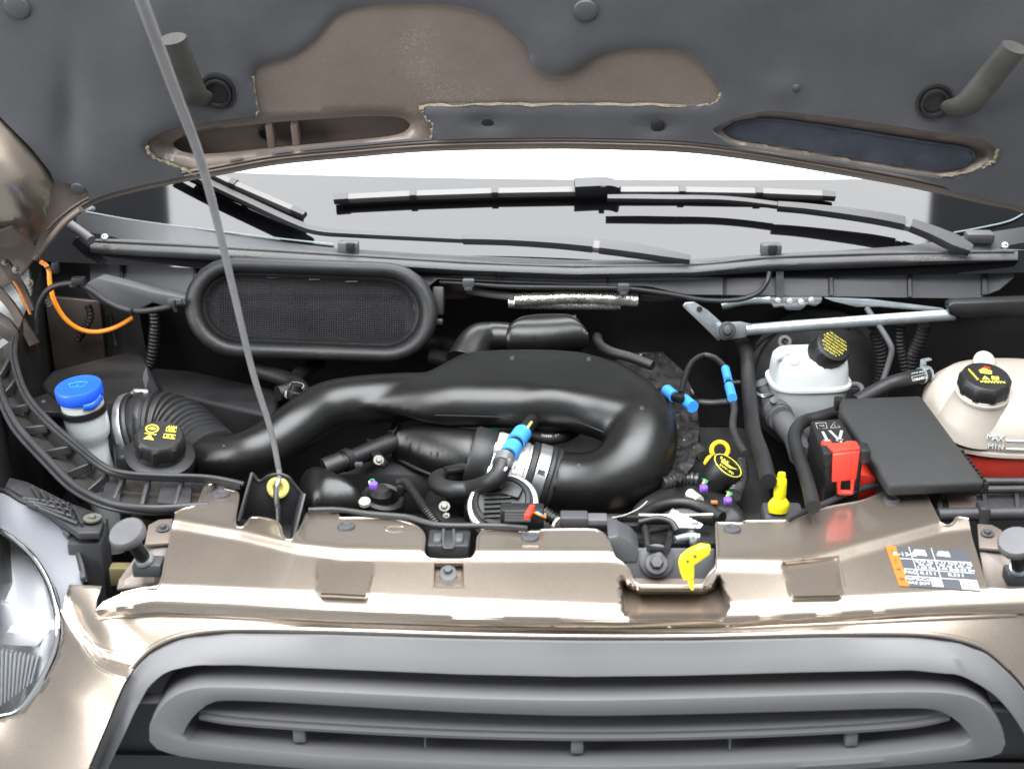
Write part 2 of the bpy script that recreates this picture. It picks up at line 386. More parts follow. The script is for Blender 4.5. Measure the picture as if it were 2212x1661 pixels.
def bolt(name, p, axis, r, mat, parent, washer=True):
    pr = [(r*1.7, 0), (r*1.75, r*.15), (r*1.6, r*.3), (r*1.02, r*.35)] if washer else [(r, 0)]
    o = lathe(name, pr+[(r, r*.4), (r, r*1.0), (r*.85, r*1.2), (r*.3, r*1.22)], p, axis, mat, parent, n=24)
    if True:
        me = o.data; X, Yv, A = frame(axis)
        for v in me.vertices:      # hexagonal head
            d = v.co-Vector(p); h = d.dot(A)
            if h > r*.38:
                rad = d-A*h; l = rad.length
                if l > r*.8: a = math.atan2(rad.dot(Yv), rad.dot(X)); s = math.cos(math.pi/6)/math.cos((a % (math.pi/3))-math.pi/6); v.co = Vector(p)+A*h+rad*s
    return o
# ================================================================== HOOD (raised, seen from below)
HA = math.radians(68); HO = Vector((0, .80, 1.21)); HT = Vector((0, -math.cos(HA), math.sin(HA))); HN = Vector((0, -math.sin(HA), -math.cos(HA)))
def HP(px, py, off=0): return PL(px, py, HO+HN*off, HN)
HR = [(-160, 700), (20, 610), (75, 553), (103, 513), (143, 475), (191, 444), (239, 425), (342, 400), (478, 374), (600, 352), (756, 337), (933, 323), (1172, 318), (1330, 320), (1484, 326), (1627, 343), (1798, 371), (1969, 402), (2140, 441), (2212, 458), (2420, 540)]
HR = sm2(HR, 4, False)
def hr(px): a = np.array(HR); return float(np.interp(px, a[:, 0], a[:, 1]))
hood = thing('hood', 'raised brown hood seen from below with black felt liner', 'hood')
TOP = -430
_nz = [(random.uniform(.004, .02), random.uniform(.004, .02), random.uniform(0, 6.28), random.uniform(.3, 1)) for _ in range(14)]
def wav(x, y): return sum(a*np.sin(x*fx*.6+y*fy*.8+ph) for fx, fy, ph, a in _nz)/8
CUT = sm2([(925, 230), (912, 239), (921, 256), (936, 270), (930, 298), (926, 305), (700, 330), (425, 377), (395, 366), (355, 350), (326, 335), (317, 318), (330, 297), (380, 276), (470, 262), (553, 250), (556, 235), (549, 190), (545, 165), (560, 142), (600, 132), (645, 114), (690, 75), (720, 38), (760, 19), (830, 11), (950, 10), (1010, 18), (1060, 36), (1100, 64), (1135, 96), (1150, 138), (1175, 158), (1210, 165), (1245, 150), (1290, 119), (1330, 109), (1400, 105), (1470, 111), (1510, 132), (1540, 172), (1556, 202), (1545, 222), (1500, 229), (1300, 227), (1100, 227)], 3)
RSLOT = sm2([(2034, 386), (2105, 369), (2146, 349), (2154, 326), (2122, 303), (2037, 289), (1920, 270), (1798, 253), (1720, 244), (1654, 241), (1590, 255), (1550, 272), (1541, 286), (1560, 300), (1600, 318), (1800, 350)], 3)
LSLOT = sm2([(375, 318), (385, 300), (440, 284), (560, 268), (700, 257), (800, 251), (860, 254), (882, 264), (884, 276), (860, 292), (780, 303), (600, 320), (480, 332), (410, 333)], 3)
FOAM = [(1564, 285), (1586, 267), (1620, 260), (1660, 258), (1764, 270), (1969, 303), (2086, 321), (2107, 342), (2085, 361), (2030, 370), (1900, 352), (1764, 328), (1620, 305), (1580, 298)]
sl = sm2([(330, 318), (345, 295), (440, 272), (560, 255), (700, 244), (800, 239), (870, 242), (905, 262), (900, 285), (860, 302), (700, 322), (480, 345), (400, 352), (350, 342)], 3)
Rs = np.array(RSLOT); Sl = np.array(sl)
def panel_off(v):
    o = np.zeros(len(v)); k = inpoly(v, Rs); o[k] -= .014*np.minimum(1, pdist(v[k], Rs)/22)**.6
    k = inpoly(v, Sl); o[k] -= .016*np.minimum(1, pdist(v[k], Sl)/26)**.6
    a = np.array(HR); o[v[:, 1] > np.interp(v[:, 0], a[:, 0], a[:, 1])-22] += .004
    return o+.0025*wav(v[:, 0], v[:, 1])
outer = [(-160, TOP), (2420, TOP)]+[(x, y) for x, y in HR[::-1]]
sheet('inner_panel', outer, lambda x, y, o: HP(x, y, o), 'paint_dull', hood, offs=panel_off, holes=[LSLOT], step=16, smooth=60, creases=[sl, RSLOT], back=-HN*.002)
sheet('outer_skin', outer, lambda x, y: HP(x, y, -.045), 'paint_deep', hood, step=60, back=-HN*.002)
lb = [(x, y-20 if 430 < x < 2030 else y-7) for x, y in HR if x > 190]
liner_out = [(-160, TOP), (2420, TOP)]+lb[::-1]+[(191, 413), (150, 397), (116, 389), (106, 369), (68, 321), (0, 253), (-160, 120)]
clips_rec = [(1053, 265), (1421, 270)]
Cu = np.array(CUT)
def lin_offs(v):
    px, py = v[:, 0], v[:, 1]; o = .014+.009*wav(px*.8, py*.8)+.004*wav(px*2.1+40, py*2.3)
    for cx, cy in clips_rec: o = o-.011*np.exp(-((px-cx)/42)**2-((py-cy)/18)**2)
    for (cx, cy, rx, ry, a) in ((1690, 195, 40, 30, .006), (468, 195, 60, 60, -.006), (2020, 220, 65, 60, -.006), (150, 260, 30, 120, -.012), (330, 80, 60, 200, .006), (1215, 120, 50, 60, .004), (700, -60, 120, 60, .008), (1900, 60, 180, 90, .006), (40, 320, 60, 60, .008)):
        o = o+a*np.exp(-((px-cx)/rx)**2-((py-cy)/ry)**2)
    k = (px > 250) & (px < 1650) & (py > -40)
    dd = np.full(len(v), 1e3); dd[k] = pdist(v[k], Cu)
    return o-.006*np.exp(-dd/9)
def lin_off(px, py): return float(lin_offs(np.array([[px, py]], float))[0])
RN = [(x, min(y, hr(x)-4)) for x, y in RSLOT]
lpoly = liner_out
# the openings reach the rear edge: cut them as holes that stop just inside the border
def clampin(l): return [(x, min(y, hr(x)-24)) for x, y in l]
lin = sheet('liner', lpoly, lambda x, y, o: HP(x, y, o), 'liner', hood, offs=lin_offs, holes=[[(x, min(y, hr(x)-20.5-(0 if x > 440 else -10))) for x, y in CUT], [(x, min(y, hr(x)-20.5+(14 if x > 2015 else 0))) for x, y in RSLOT]], step=11, smooth=60, back=-HN*.006)
lin['label'] = 'black felt insulation mat with cut-outs'
def fringe(pts, r=.0022):
    P = [HP(x, y, lin_off(x, y)-.001) for x, y in sm2(pts, 8, False)]
    Q = [p+Vector((random.gauss(0, .0009), random.gauss(0, .0009), random.gauss(0, .0012))) for p in P]
    tube('liner_edge', Q, [r*random.uniform(.5, 1.3) for _ in Q], 'fringe', hood, n=6, straight=True)
fringe([(914, 236), (925, 230), (1100, 227), (1300, 227), (1500, 229), (1545, 222), (1556, 203)], .0024)
fringe([(912, 239), (921, 256), (936, 270), (930, 298)]); fringe([(317, 318), (326, 335), (355, 350), (395, 366), (425, 377)], .003)
fringe([(2034, 383), (2105, 368), (2146, 349), (2154, 326)], .0028); fringe([(553, 250), (556, 235), (549, 190), (546, 165)], .0015)
sheet('foam_pad', FOAM, lambda x, y: HP(x, y, -.006), 'foam', hood, step=14, back=-HN*.012)['label'] = 'dark blue foam pad filling the hood slot'
tube('slot_bead', [HP(x, y, -.005) for x, y in [(1564, 285), (1586, 267), (1620, 260), (1660, 258), (1764, 270), (1969, 303), (2086, 321), (2107, 342)]], .0022, 'foam', hood, n=6)
for k, (dy, r, o) in enumerate(((-17, .0028, .006), (-9, .0022, .006), (0, .0035, .0))):
    tube('rear_flange', [HP(x, y+dy, o) for x, y in HR if x > 100 or dy == 0], r, 'paint_dull', hood, n=8, straight=True)
# brackets seen inside the open slot
for x in (586, 640): box('stiffener', HP(x, 288, -.025), (.012, .03, .05), 'paint_deep', hood, z=HT, bev=.003)
lathe('slot_hole', [(.014, 0), (.014, .004), (.010, .004), (.010, 0)], HP(575, 287, -.03), HN, 'black_deep', hood, n=20)
# press clips
def pclip(px, py, r, h=.006, off=None, mat='clip'):
    o = lin_off(px, py) if off is None else off
    return lathe('liner_clip', [(r, -.004), (r, h*.3), (r*.9, h*.7), (r*.6, h*.95), (r*.2, h)], HP(px, py, o), HN, mat, hood, n=28)
pclip(37, 15, .020); pclip(1265, 22, .0185); pclip(168, 408, .012, .004); pclip(1053, 267, .011, .002, .004, 'black_deep'); pclip(1421, 272, .011, .002, .004, 'black_deep'); pclip(1720, 190, .006, .003)
# rubber drain spouts
def spout(c, tip, side, n_):
    b = HP(c[0], c[1], .012)
    for rr, h in ((.0285, .004), (.022, .009)): lathe('spout_rim', [(rr, -.006), (rr, h), (rr*.86, h), (rr*.82, -.006)], b, HN, 'rubber', hood, n=32, sy=1.12)
    lathe('spout_hole', [(.020, 0), (.019, .003), (.005, .003)], b+HN*.001, HN, 'yellowed' if False else 'black', hood, n=24, sy=1.1)
    base = HP(side[0], side[1], .012); tp = HP(tip[0], tip[1], .085)
    pts = [base-HN*.01, base.lerp(tp, .25)+HN*.02, base.lerp(tp, .6)+HN*.012, tp]
    tube('spout_tube', pts, [.022, .024, .022, .021], 'spout', hood, n=20, flat=(1, .55), up=Vector((1, 0, .3 if n_ < 0 else -.3)))
spout((470, 197), (372, 84), (436, 222), -1); spout((2018, 218), (2192, 102), (2052, 242), 1)
# painted edge flange at the hood corner, with latch-side flange and hinge plate
fl = rbf([(-80, 180, .0), (0, 262, .0), (68, 326, .0), (110, 392, .0), (100, 430, .02), (75, 500, .02), (50, 560, 0), (0, 350, .045), (40, 380, .045), (-80, 420, .06), (-80, 560, .03), (0, 480, .035), (50, 440, .05)])
sheet('edge_flange', [(-80, 170), (0, 254), (68, 321), (106, 369), (116, 389), (112, 420), (98, 470), (78, 530), (60, 548), (-80, 590)], lambda x, y: HP(x, y, fl(x, y)+.012), 'paint', hood, step=9, smooth=50, back=-HN*.003)['label'] = 'glossy brown painted flange at hood corner'
fl2 = [(0, 500), (25, 492), (60, 520), (76, 540), (62, 556), (20, 560), (-40, 560), (-40, 490)]
sheet('hinge_plate', fl2, lambda x, y: HP(x, y, .058), 'hinge_metal', hood, step=12, back=-HN*.006)
tube('flange_bead', [HP(x, y, .03) for x, y in ((175, 452), (140, 480), (110, 515), (88, 545), (76, 558))], .006, 'paint_dull', hood, n=8)

# ================================================================== PROP ROD
rod = thing('prop_rod', 'thin grey steel prop rod holding up the hood', 'prop rod')
rp = [(240, -170, -.02), (305, 0, .03), (375, 190, .11), (428, 330, .17), (463, 455, .20), (500, 610, .22), (545, 800, .235), (585, 930, .24), (603, 1018, .235)]
tube('rod', [Y(x, y, d) for x, y, d in rp], [.0075, .0074, .007, .0062, .0056, .005, .0046, .0043, .004], 'rod', rod, n=16)
tube('rod_foot', [Y(603, 1014, .235), Y(603, 1035, .23), Y(597, 1052, .222), Y(597, 1080, .22), Y(600, 1100, .222)], .0042, 'steel', rod, n=12)

# ================================================================== WINDSCREEN
WA = math.radians(38)
def wyb(x): return .86+.05*(x/.85)**2
WNc = Vector((0, -math.sin(WA), math.cos(WA)))
def WSP(x, v): yb = wyb(x); return Vector((x, yb+v*math.cos(WA), 1.19+v*math.sin(WA)))
def WS(px, py, off=0):
    x = 0
    for _ in range(6):
        o = Vector((0, wyb(x), 1.19))+WNc*off; p = PL(px, py, o, WNc); x = p.x
    return p
wsn = thing('windscreen', 'curved van windscreen with pale reflections behind the wipers', 'windscreen')
def wgrid(name, v0, v1, mat, nv=8, off=0):
    xs = np.linspace(-1.0, 1.0, 81); vs = np.linspace(v0, v1, nv); V = []; Fc = []
    for v in vs:
        for x in xs: V.append(WSP(x, v)+WNc*off)
    n = len(xs)
    for i in range(nv-1):
        for k in range(n-1): Fc.append((i*n+k, i*n+k+1, (i+1)*n+k+1, (i+1)*n+k))
    return mk(name, V, Fc, mat, wsn, 60)
def vat(py): p = WS(1240, py); return (p.y-wyb(p.x))/math.cos(WA)
vf = vat(388)
wgrid('frit_band', -.06, vf, 'frit')['label'] = 'black ceramic band along the glass base'
wgrid('glass_pane', vf, .75, 'glass', 16)
# dot rows where the ceramic band fades out
V = []; Fc = []
for row in range(4):
    for i, x in enumerate(np.arange(-.8, .8, .0042)):
        p = WSP(x+(row % 2)*.0021, vf+.0022+row*.0036)+WNc*.0006; r = .0016-.0003*row; X = Vector((1, 0, 0)); U = Vector((0, math.cos(WA), math.sin(WA))); s = len(V)
        V += [p+X*r, p+U*r, p-X*r, p-U*r]; Fc.append((s, s+1, s+2, s+3))
o = mk('frit_dots', V, Fc, 'frit', wsn, 0); o['kind'] = 'stuff'
tube('glass_edge', [WS(x, y, .004) for x, y in ((185, 458), (300, 478), (450, 497), (600, 515), (720, 528))], .0016, 'glass_rim', wsn, n=6)
tube('glass_edge', [WS(x, y, .004) for x, y in ((2060, 503), (2120, 492), (2180, 478), (2214, 460))], .0016, 'glass_rim', wsn, n=6)
dsh = tag(sheet('dashboard', [(-.95, 0), (.95, 0), (.95, 1), (-.95, 1)], lambda x, t: Vector((x, .97+.12*(x/.9)**2+t*.75, 1.17+.12*math.sin(t*1.6)+.02*math.sin(x*5+t*7))), 'dash', None, step=.06, back=Vector((0, 0, -.03))), 'pale dashboard top behind the windscreen glass', 'dashboard')

# ================================================================== WIPERS
def strip(name, pts, wpx, mat, parent, h=.008, up=WNc, off=.03, n_=3):
    """flat bar following pixel path on the windscreen, half width in pixels"""
    P = catmull([WS(x, y, o if len(q) else off) for (x, y, *q) in pts for o in [q[0] if q else off]], 6)
    W = np.interp(np.linspace(0, 1, len(P)), np.linspace(0, 1, len(wpx)), wpx)
    rings = []
    for i, p in enumerate(P):
        t = (P[min(i+1, len(P)-1)]-P[max(i-1, 0)]).normalized(); s = up.cross(t).normalized(); hw = W[i]*MPP(p)*1.02; u = t.cross(s)
        if u.dot(up) < 0: u = -u
        rings.append([p-s*hw, p-s*hw*.97+u*h*.6, p-s*hw*.7+u*h, p+s*hw*.7+u*h, p+s*hw*.97+u*h*.6, p+s*hw])
    return loft(name, rings, mat, parent, smooth=45)
wip = thing('wiper', 'long wiper lying level across the windscreen with a joint at mid blade', 'wiper', 'windscreen wipers')
BL = [(742, 432), (880, 425), (1060, 419), (1240, 416), (1460, 416), (1640, 419), (1790, 425)]
def bl(px): a = np.array(BL); return float(np.interp(px, a[:, 0], a[:, 1]))
xs_ = [752, 886, 900, 1062, 1076, 1242, 1330, 1466, 1480, 1631, 1646, 1776]
for i in range(0, 12, 2):
    if i == 4: continue
for a, b in ((752, 886), (900, 1062), (1076, 1245), (1325, 1466), (1480, 1631), (1646, 1776)):
    strip('blade_spoiler', [(a, bl(a)), ((a+b)/2, bl((a+b)/2)), (b, bl(b))], [9.5, 9.5], 'wiper_silver', wip, .010, off=.012)
for a, b in ((886, 900), (1062, 1076), (1466, 1480), (1631, 1646)): strip('blade_clip', [(a, bl(a)), (b, bl(b))], [11, 11], 'wiper', wip, .013, off=.012)
strip('blade_end', [(722, 434), (753, 431)], [10, 11], 'wiper', wip, .012, off=.012); strip('blade_end', [(1775, 425), (1803, 428)], [11, 9], 'wiper', wip, .012, off=.012)
strip('rubber_lip', [(x, y+8, .003) for x, y in BL], [2, 2], 'black_deep', wip, .008)
strip('blade_joint', [(1241, 410), (1300, 408), (1322, 410), (1338, 420)], [17, 16, 14, 4], 'wiper', wip, .022, off=.016)
strip('joint_button', [(1297, 402, .038), (1309, 402, .038)], [6, 6], 'wiper', wip, .003)
strip('arm', [(1312, 431), (1380, 431), (1450, 432), (1540, 433), (1610, 438), (1682, 447)], [7, 8, 8, 7, 7, 7], 'wiper', wip, .009)
strip('arm_cover', [(1678, 450), (1740, 455), (1830, 466), (1900, 476), (1952, 486)], [9, 10, 12, 14, 15], 'wiper', wip, .014)
strip('arm_pivot', [(1952, 488), (1968, 492)], [12, 12], 'wiper_silver', wip, .010)
strip('arm_base', [(1966, 490), (2010, 506), (2060, 528), (2095, 545)], [14, 17, 21, 12], 'wiper', wip, .014)
wi2 = thing('wiper', 'short visible wiper slanting down from under the raised hood edge', 'wiper', 'windscreen wipers')
strip('arm', [(360, 352), (430, 388), (540, 440), (640, 486), (690, 502), (760, 508), (900, 515), (1004, 520)], [9, 9, 9, 9, 8, 7, 7, 7], 'wiper', wi2, .010)
strip('blade_spoiler', [(400, 352), (500, 400)], [8, 8], 'wiper_silver', wi2, .012, off=.036); strip('blade_spoiler', [(512, 405), (634, 458)], [8, 8], 'wiper_silver', wi2, .012, off=.036)
strip('blade_clip', [(500, 399), (512, 404)], [10, 10], 'wiper', wi2, .014, off=.036); strip('blade_end', [(633, 457), (660, 470)], [9, 7], 'wiper', wi2, .013, off=.036)
strip('rubber_lip', [(400, 367, .006), (520, 420, .006), (655, 480, .006)], [3, 3], 'black_deep', wi2, .024)
strip('arm_cover', [(1001, 520), (1100, 522), (1200, 527), (1280, 533)], [10, 11, 13, 16], 'wiper', wi2, .014)
strip('arm_pivot', [(1279, 534), (1296, 536)], [13, 13], 'wiper_silver', wi2, .010)
strip('arm_base', [(1295, 536), (1360, 543), (1430, 555), (1490, 566)], [15, 17, 14, 8], 'wiper', wi2, .014)

# ================================================================== COWL
cw = thing('windscreen_cowl', 'dark grey plastic cowl panel with ribbed front face below the windscreen', 'cowl panel')
def q_(px): return ((px-1225)/1050)**2
def yr(b, k=.10): return lambda px, py: Y(px, py, b+k*q_(px))
c0 = [(100, 425), (160, 450), (195, 463), (400, 492), (700, 529), (900, 543), (1240, 556), (1500, 556), (1800, 541), (1950, 527), (2100, 508), (2212, 490), (2300, 480)]
c1 = [(100, 500), (190, 517), (400, 527), (700, 545), (1000, 563), (1240, 572), (1500, 568), (1660, 553), (1900, 545), (2190, 541), (2300, 541)]
def dn(l, d): return [(x, y+d) for x, y in l]
c2 = [(100, 535), (215, 552), (700, 570), (1000, 590), (1240, 599), (1500, 594), (1700, 580), (2190, 566), (2300, 566)]
c3 = [(100, 580), (230, 620), (310, 628), (400, 640), (900, 640), (945, 603), (1100, 610), (1400, 618), (1480, 636), (1660, 638), (1900, 642), (2110, 645), (2160, 625), (2200, 590), (2300, 590)]
pxs = list(np.arange(165, 2270, 15.))
rowsheet('top_deck', [(c0, yr(.868, .06)), (dn(c1, -4), yr(.815)), (c1, yr(.805))], 'cowl', cw, pxs)
rowsheet('front_face', [(c2, yr(.80)), (dn(c2, 6), yr(.815)), (dn(c2, 10), yr(.815)), (c3, yr(.785)), (dn(c3, 5), yr(.82))], 'cowl', cw, list(np.arange(195, 2205, 15.)))
for px, w_ in ((262, 4), (421, 4), (1072, 2), (1313, 2), (1566, 3), (1796, 5), (1966, 5), (2128, 7)):
    t = float(np.interp(px, *np.array(c2).T))+8; b = float(np.interp(px, *np.array(c3).T))-1; yy = .815+.1*q_(px)
    P = [Y(px-w_, t, yy-.007), Y(px+w_, t, yy-.007), Y(px+w_, b, yy-.036), Y(px-w_, b, yy-.036)]; prism('rib', P, (0, .02, 0), 'black', cw, bev=.001, seg=1)  # black colour stands in for the shade along the rib sides
prism('gap_recess', [Y(1676, 584, .82), Y(1692, 584, .82), Y(1692, 640, .795), Y(1676, 640, .795)], (0, -.004, 0), 'black_deep', cw, bev=0)
for a, b in ((728, 778), (1640, 1690)):
    m_ = (a+b)/2; t = float(np.interp(m_, *np.array(c1).T))-14
    box('stop_block', Y(m_, t, .83), (.036, .02, .022), 'cowl', cw, bev=.004); box('stop_slot', Y(m_+4, t, .816), (.015, .006, .016), 'black_deep', cw, bev=.002)
for px, py, yy in ((226, 513, .872), (2171, 531, .872)):
    lathe('screw', [(.0065, 0), (.0065, .002), (.005, .0035), (.001, .004)], Y(px, py, yy), (0, -.7, .7), 'steel', cw, n=18)
    for a in (0, 1.57): box('screw_cross', Y(px, py, yy)+Vector((0, -.0028, .0028)), (.006, .0012, .001), 'black_deep', cw, z=(0, -.7, .7), x=(math.cos(a+.5), math.sin(a+.5), 0), bev=0)
box('hinge_cover', Y(2115, 512, .90), (.05, .03, .02), 'cowl', cw, bev=.006)
lathe('corner_cap', [(.03, 0), (.03, .006), (.022, .014), (.008, .016)], Y(183, 458, .96), (0, -.6, .8), 'hose_grey', cw, n=20, sx=.8, sy=.4)
sl_ = thing('cowl_seal', 'black rubber bonnet seal lip running along the cowl front', 'rubber seal')
rowsheet('lip', [(dn(c1, -2), yr(.815)), (dn(c1, 1), yr(.805)), (dn(c1, 4), yr(.798)), (dn(c1, 17), yr(.780)), (dn(c1, 21), yr(.779)), (dn(c2, -3), yr(.784)), (c2, yr(.795)), (dn(c2, 4), yr(.81))], 'seal', sl_, list(np.arange(195, 2200, 12.)), smooth=60)
tube('seal_bead', [yr(.797)(x, y) for x, y in dn(c1, 3) if 150 < x < 2195], .0028, 'seal', sl_, n=8)
tube('seal_tail', [Y(140, 478, .90), Y(160, 492, .88), Y(185, 510, .87), Y(197, 520, .86)], .009, 'hose_grey', sl_, n=10)
# ================================================================== FRONT PANEL (painted slam panel)
R1 = [(150, 1130), (380, 1122), (520, 1146), (640, 1174), (740, 1184), (925, 1188), (1310, 1190), (1550, 1206), (1700, 1208), (1760, 1200), (1850, 1174), (2030, 1128), (2100, 1118), (2300, 1100)]
R2 = [(150, 1152), (380, 1142), (520, 1166), (640, 1194), (740, 1206), (925, 1210), (1310, 1211), (1550, 1232), (1700, 1234), (1760, 1228), (1850, 1200), (2030, 1150), (2100, 1142), (2300, 1125)]
R3 = [(150, 1275), (345, 1265), (440, 1268), (700, 1281), (1000, 1296), (1330, 1309), (1570, 1307), (1800, 1293), (2060, 1278), (2130, 1275), (2300, 1268)]
R4 = [(150, 1330), (205, 1321), (330, 1300), (480, 1305), (700, 1319), (1000, 1333), (1335, 1341), (1570, 1338), (1800, 1327), (2060, 1312), (2212, 1306), (2300, 1303)]
R5 = [(150, 1345), (205, 1330), (330, 1318), (480, 1325), (700, 1337), (1000, 1347), (1335, 1352), (1570, 1350), (1800, 1340), (2060, 1327), (2212, 1320), (2300, 1318)]
DIML = [(682, 1199), (815, 1208), (797, 1288), (788, 1292), (690, 1287), (680, 1278)]
DIMR = [(1686, 1212), (1811, 1200), (1824, 1284), (1818, 1292), (1712, 1294), (1702, 1285)]
RECB = [(938, 1216), (1001, 1216), (1003, 1268), (936, 1268)]
TRAY = [(1337, 1240), (1360, 1262), (1385, 1273), (1515, 1273), (1540, 1262), (1552, 1235), (1578, 1305), (1566, 1333), (1548, 1337), (1366, 1337), (1346, 1326)]
def itp(l, x): a = np.array(l, float); return np.interp(x, a[:, 0], a[:, 1])
def panel_z(v):
    px = v[:, 0]; acc = np.zeros(len(v)); rows = [itp(r, px) for r in (R1, R2, R3, R4, R5)]; zs = [1.0, .992, .9785, .964, .951]
    for s in (-3, -1.5, 0, 1.5, 3):
        y = v[:, 1]+s; z = np.full(len(v), zs[0])
        for i in range(4):
            t = (y-rows[i])/(rows[i+1]-rows[i]); k = t > 0; z[k] = zs[i]+(zs[i+1]-zs[i])*np.minimum(t[k], 1)
        acc += z/5
    for poly, wd, zf, am in ((DIML, 7, .9905, .8), (DIMR, 7, .9905, .8), (RECB, 5, .979, 1), (TRAY, 9, .957, 1)):
        k = inpoly(v, poly); d = pdist(v[k], poly); t = np.clip(d/wd, 0, 1)*am; acc[k] = acc[k]*(1-t)+zf*t
    return acc
def PZ1(px, py): return Z(px, py, float(panel_z(np.array([[px, py]], float))[0]))
back_edge = [(379, 1107), (398, 1098), (425, 1090), (437, 1066), (443, 1052), (455, 1046), (478, 1049), (487, 1056), (500, 1059), (514, 1066), (511, 1095), (507, 1125), (513, 1137), (524, 1138), (534, 1128), (546, 1117), (585, 1122), (604, 1134), (610, 1155), (622, 1166), (634, 1162), (644, 1148), (655, 1128), (662, 1112), (676, 1104), (705, 1104), (728, 1110), (734, 1118), (762, 1118), (840, 1120), (878, 1127), (903, 1139), (916, 1158), (914, 1190), (922, 1203), (940, 1208), (1008, 1208), (1024, 1201), (1031, 1185), (1033, 1160), (1046, 1146), (1070, 1143), (1118, 1144), (1126, 1148), (1166, 1148), (1174, 1144), (1270, 1143), (1296, 1148), (1311, 1163), (1322, 1190), (1328, 1204), (1345, 1216), (1358, 1230), (1366, 1250), (1378, 1261), (1395, 1264), (1504, 1264), (1520, 1258), (1532, 1240), (1547, 1222), (1551, 1190), (1548, 1134), (1556, 1129), (1604, 1130), (1612, 1125), (1690, 1124), (1722, 1119), (1760, 1103), (1800, 1093), (1860, 1082), (1898, 1068), (1920, 1055), (1945, 1051), (1982, 1055), (2000, 1070), (2022, 1113), (2033, 1130), (2050, 1134), (2062, 1126), (2068, 1117), (2092, 1120)]
right_edge = [(2100, 1160), (2112, 1200), (2132, 1268), (2180, 1272), (2260, 1268)]
left_edge = [(205, 1330), (206, 1318), (222, 1300), (262, 1282), (310, 1270), (345, 1263), (360, 1195)]
bottom = [(x, float(itp(R5, x))) for x in range(2260, 204, -40)]
def shrink(l, d):
    q = np.array(sm2(l, 1)); P = np.array([tuple(p) for p in resample(l, 4)]); t = np.roll(P, -1, 0)-np.roll(P, 1, 0); n = np.column_stack([-t[:, 1], t[:, 0]]); n /= np.linalg.norm(n, axis=1)[:, None]+1e-9
    A = P+n*d; B = P-n*d; A = A if inpoly(A, np.array(l)).mean() > .5 else B; k = pdist(A, np.array(l)) > d*.9; A = A[k & inpoly(A, np.array(l))]; return [tuple(p) for p in A]+[tuple(A[0])]
cre = []
for l, w_ in ((DIML, 7), (DIMR, 7), (RECB, 5)): cre += [l+[l[0]], shrink(l, w_)]
cre += [shrink(TRAY, 9)]
fp = thing('front_panel', 'brown painted slam panel with notched rear edge above the grille', 'front panel')
sheet('panel_skin', back_edge+right_edge+bottom+left_edge, lambda x, y, o: Z(x, y, o), 'paint', fp, step=7, offs=panel_z, smooth=50, creases=cre, back=Vector((0, 0, -.003)))
def bead(name, pts, r, mat, parent, dz=0): return tube(name, [PZ1(x, y)+Vector((0, 0, dz)) for x, y in pts], r, mat, parent, n=8, seg=3)
bead('rolled_edge', back_edge, .0026, 'paint', fp, -.001)
bead('rolled_edge', [(p[0], p[1]) for p in left_edge[::-1]][:4], .002, 'paint', fp)
for pl in (DIML, DIMR): bead('pressing_edge', [pl[1], pl[2], pl[3], pl[4], pl[5]] if pl is DIMR else [pl[5], pl[4], pl[3], pl[2]], .0016, 'paint', fp, -.001)
# second step line along the top strip (pressed ridge)
lathe('recess_washer', [(.0125, 0), (.0125, .002), (.010, .003), (.004, .003)], PZ1(968, 1243)+Vector((0, 0, .002)), (0, -.35, .94), 'clip', fp, n=24)
bolt('panel_bolt', PZ1(968, 1241)+Vector((0, 0, .004)), (0, -.35, .94), .0065, 'clip', fp)
prism('recess_lip', [PZ1(942, 1222)+Vector((0, 0, .004)), PZ1(996, 1222)+Vector((0, 0, .004)), PZ1(996, 1226)+Vector((0, 0, .004)), PZ1(942, 1226)+Vector((0, 0, .004))], (0, 0, -.002), 'paint', fp, bev=0)
prism('key_mark', [Z(1128, 1173, 1.002), Z(1164, 1173, 1.002), Z(1164, 1179, 1.0015), Z(1128, 1179, 1.0015)], (0, 0, -.003), 'paint', fp, bev=.0008)
# pressed oval emblem
c = Z(852, 1141, 1.0005)
tube('pressed_emblem', [c+Vector((.0145*math.cos(a), .0085*math.sin(a), 0)) for a in np.linspace(0, 2*math.pi, 25)[:-1]], .0006, 'paint', fp, n=6, closed=True, seg=2)
text('emblem_script', 'Ford', c, (1, 0, 0), (0, 1, 0), .0085, 'paint_dull', fp)
for px, py in ((478, 1068), (748, 1137), (1145, 1161), (1582, 1143), (1926, 1079)):
    lathe('push_clip', [(.0125, -.002), (.0125, .0012), (.0115, .0028), (.0075, .0034), (.0065, .0020), (.002, .0020)], Z(px, py, 1.001), (0, 0, 1), 'clip', fp, n=30)
for px, py in ((352, 1141), (2133, 1152)):
    s = 1 if px < 1000 else -1
    prism('side_bracket', [Z(px-32*s, py-8, .985), Z(px-10*s, py-20, .985), Z(px+22*s, py-22, .985), Z(px+18*s, py+30, .982), Z(px-40*s, py+34, .982)], (0, 0, -.006), 'paint_dull', fp, bev=.002)
    prism('bracket_wall', [Z(px-40*s, py+34, .978), Z(px+18*s, py+30, .978), Z(px+4*s, py+120, .93), Z(px-100*s, py+130, .93), Z(px-95*s, py+110, .935)], (0, 0, -.004), 'paint_dull', fp, bev=.001)
    lathe('bracket_washer', [(.0095, 0), (.0095, .0015), (.008, .0025), (.003, .0025)], Z(px, py, .986), (0, -.1, 1), 'clip', fp, n=24)
    bolt('bracket_bolt', Z(px, py, .988), (0, -.1, 1), .005, 'clip', fp, washer=False)
# information sticker
stk = thing('info_sticker', 'small dark grey information sticker with orange warning stripe on brown panel', 'sticker')
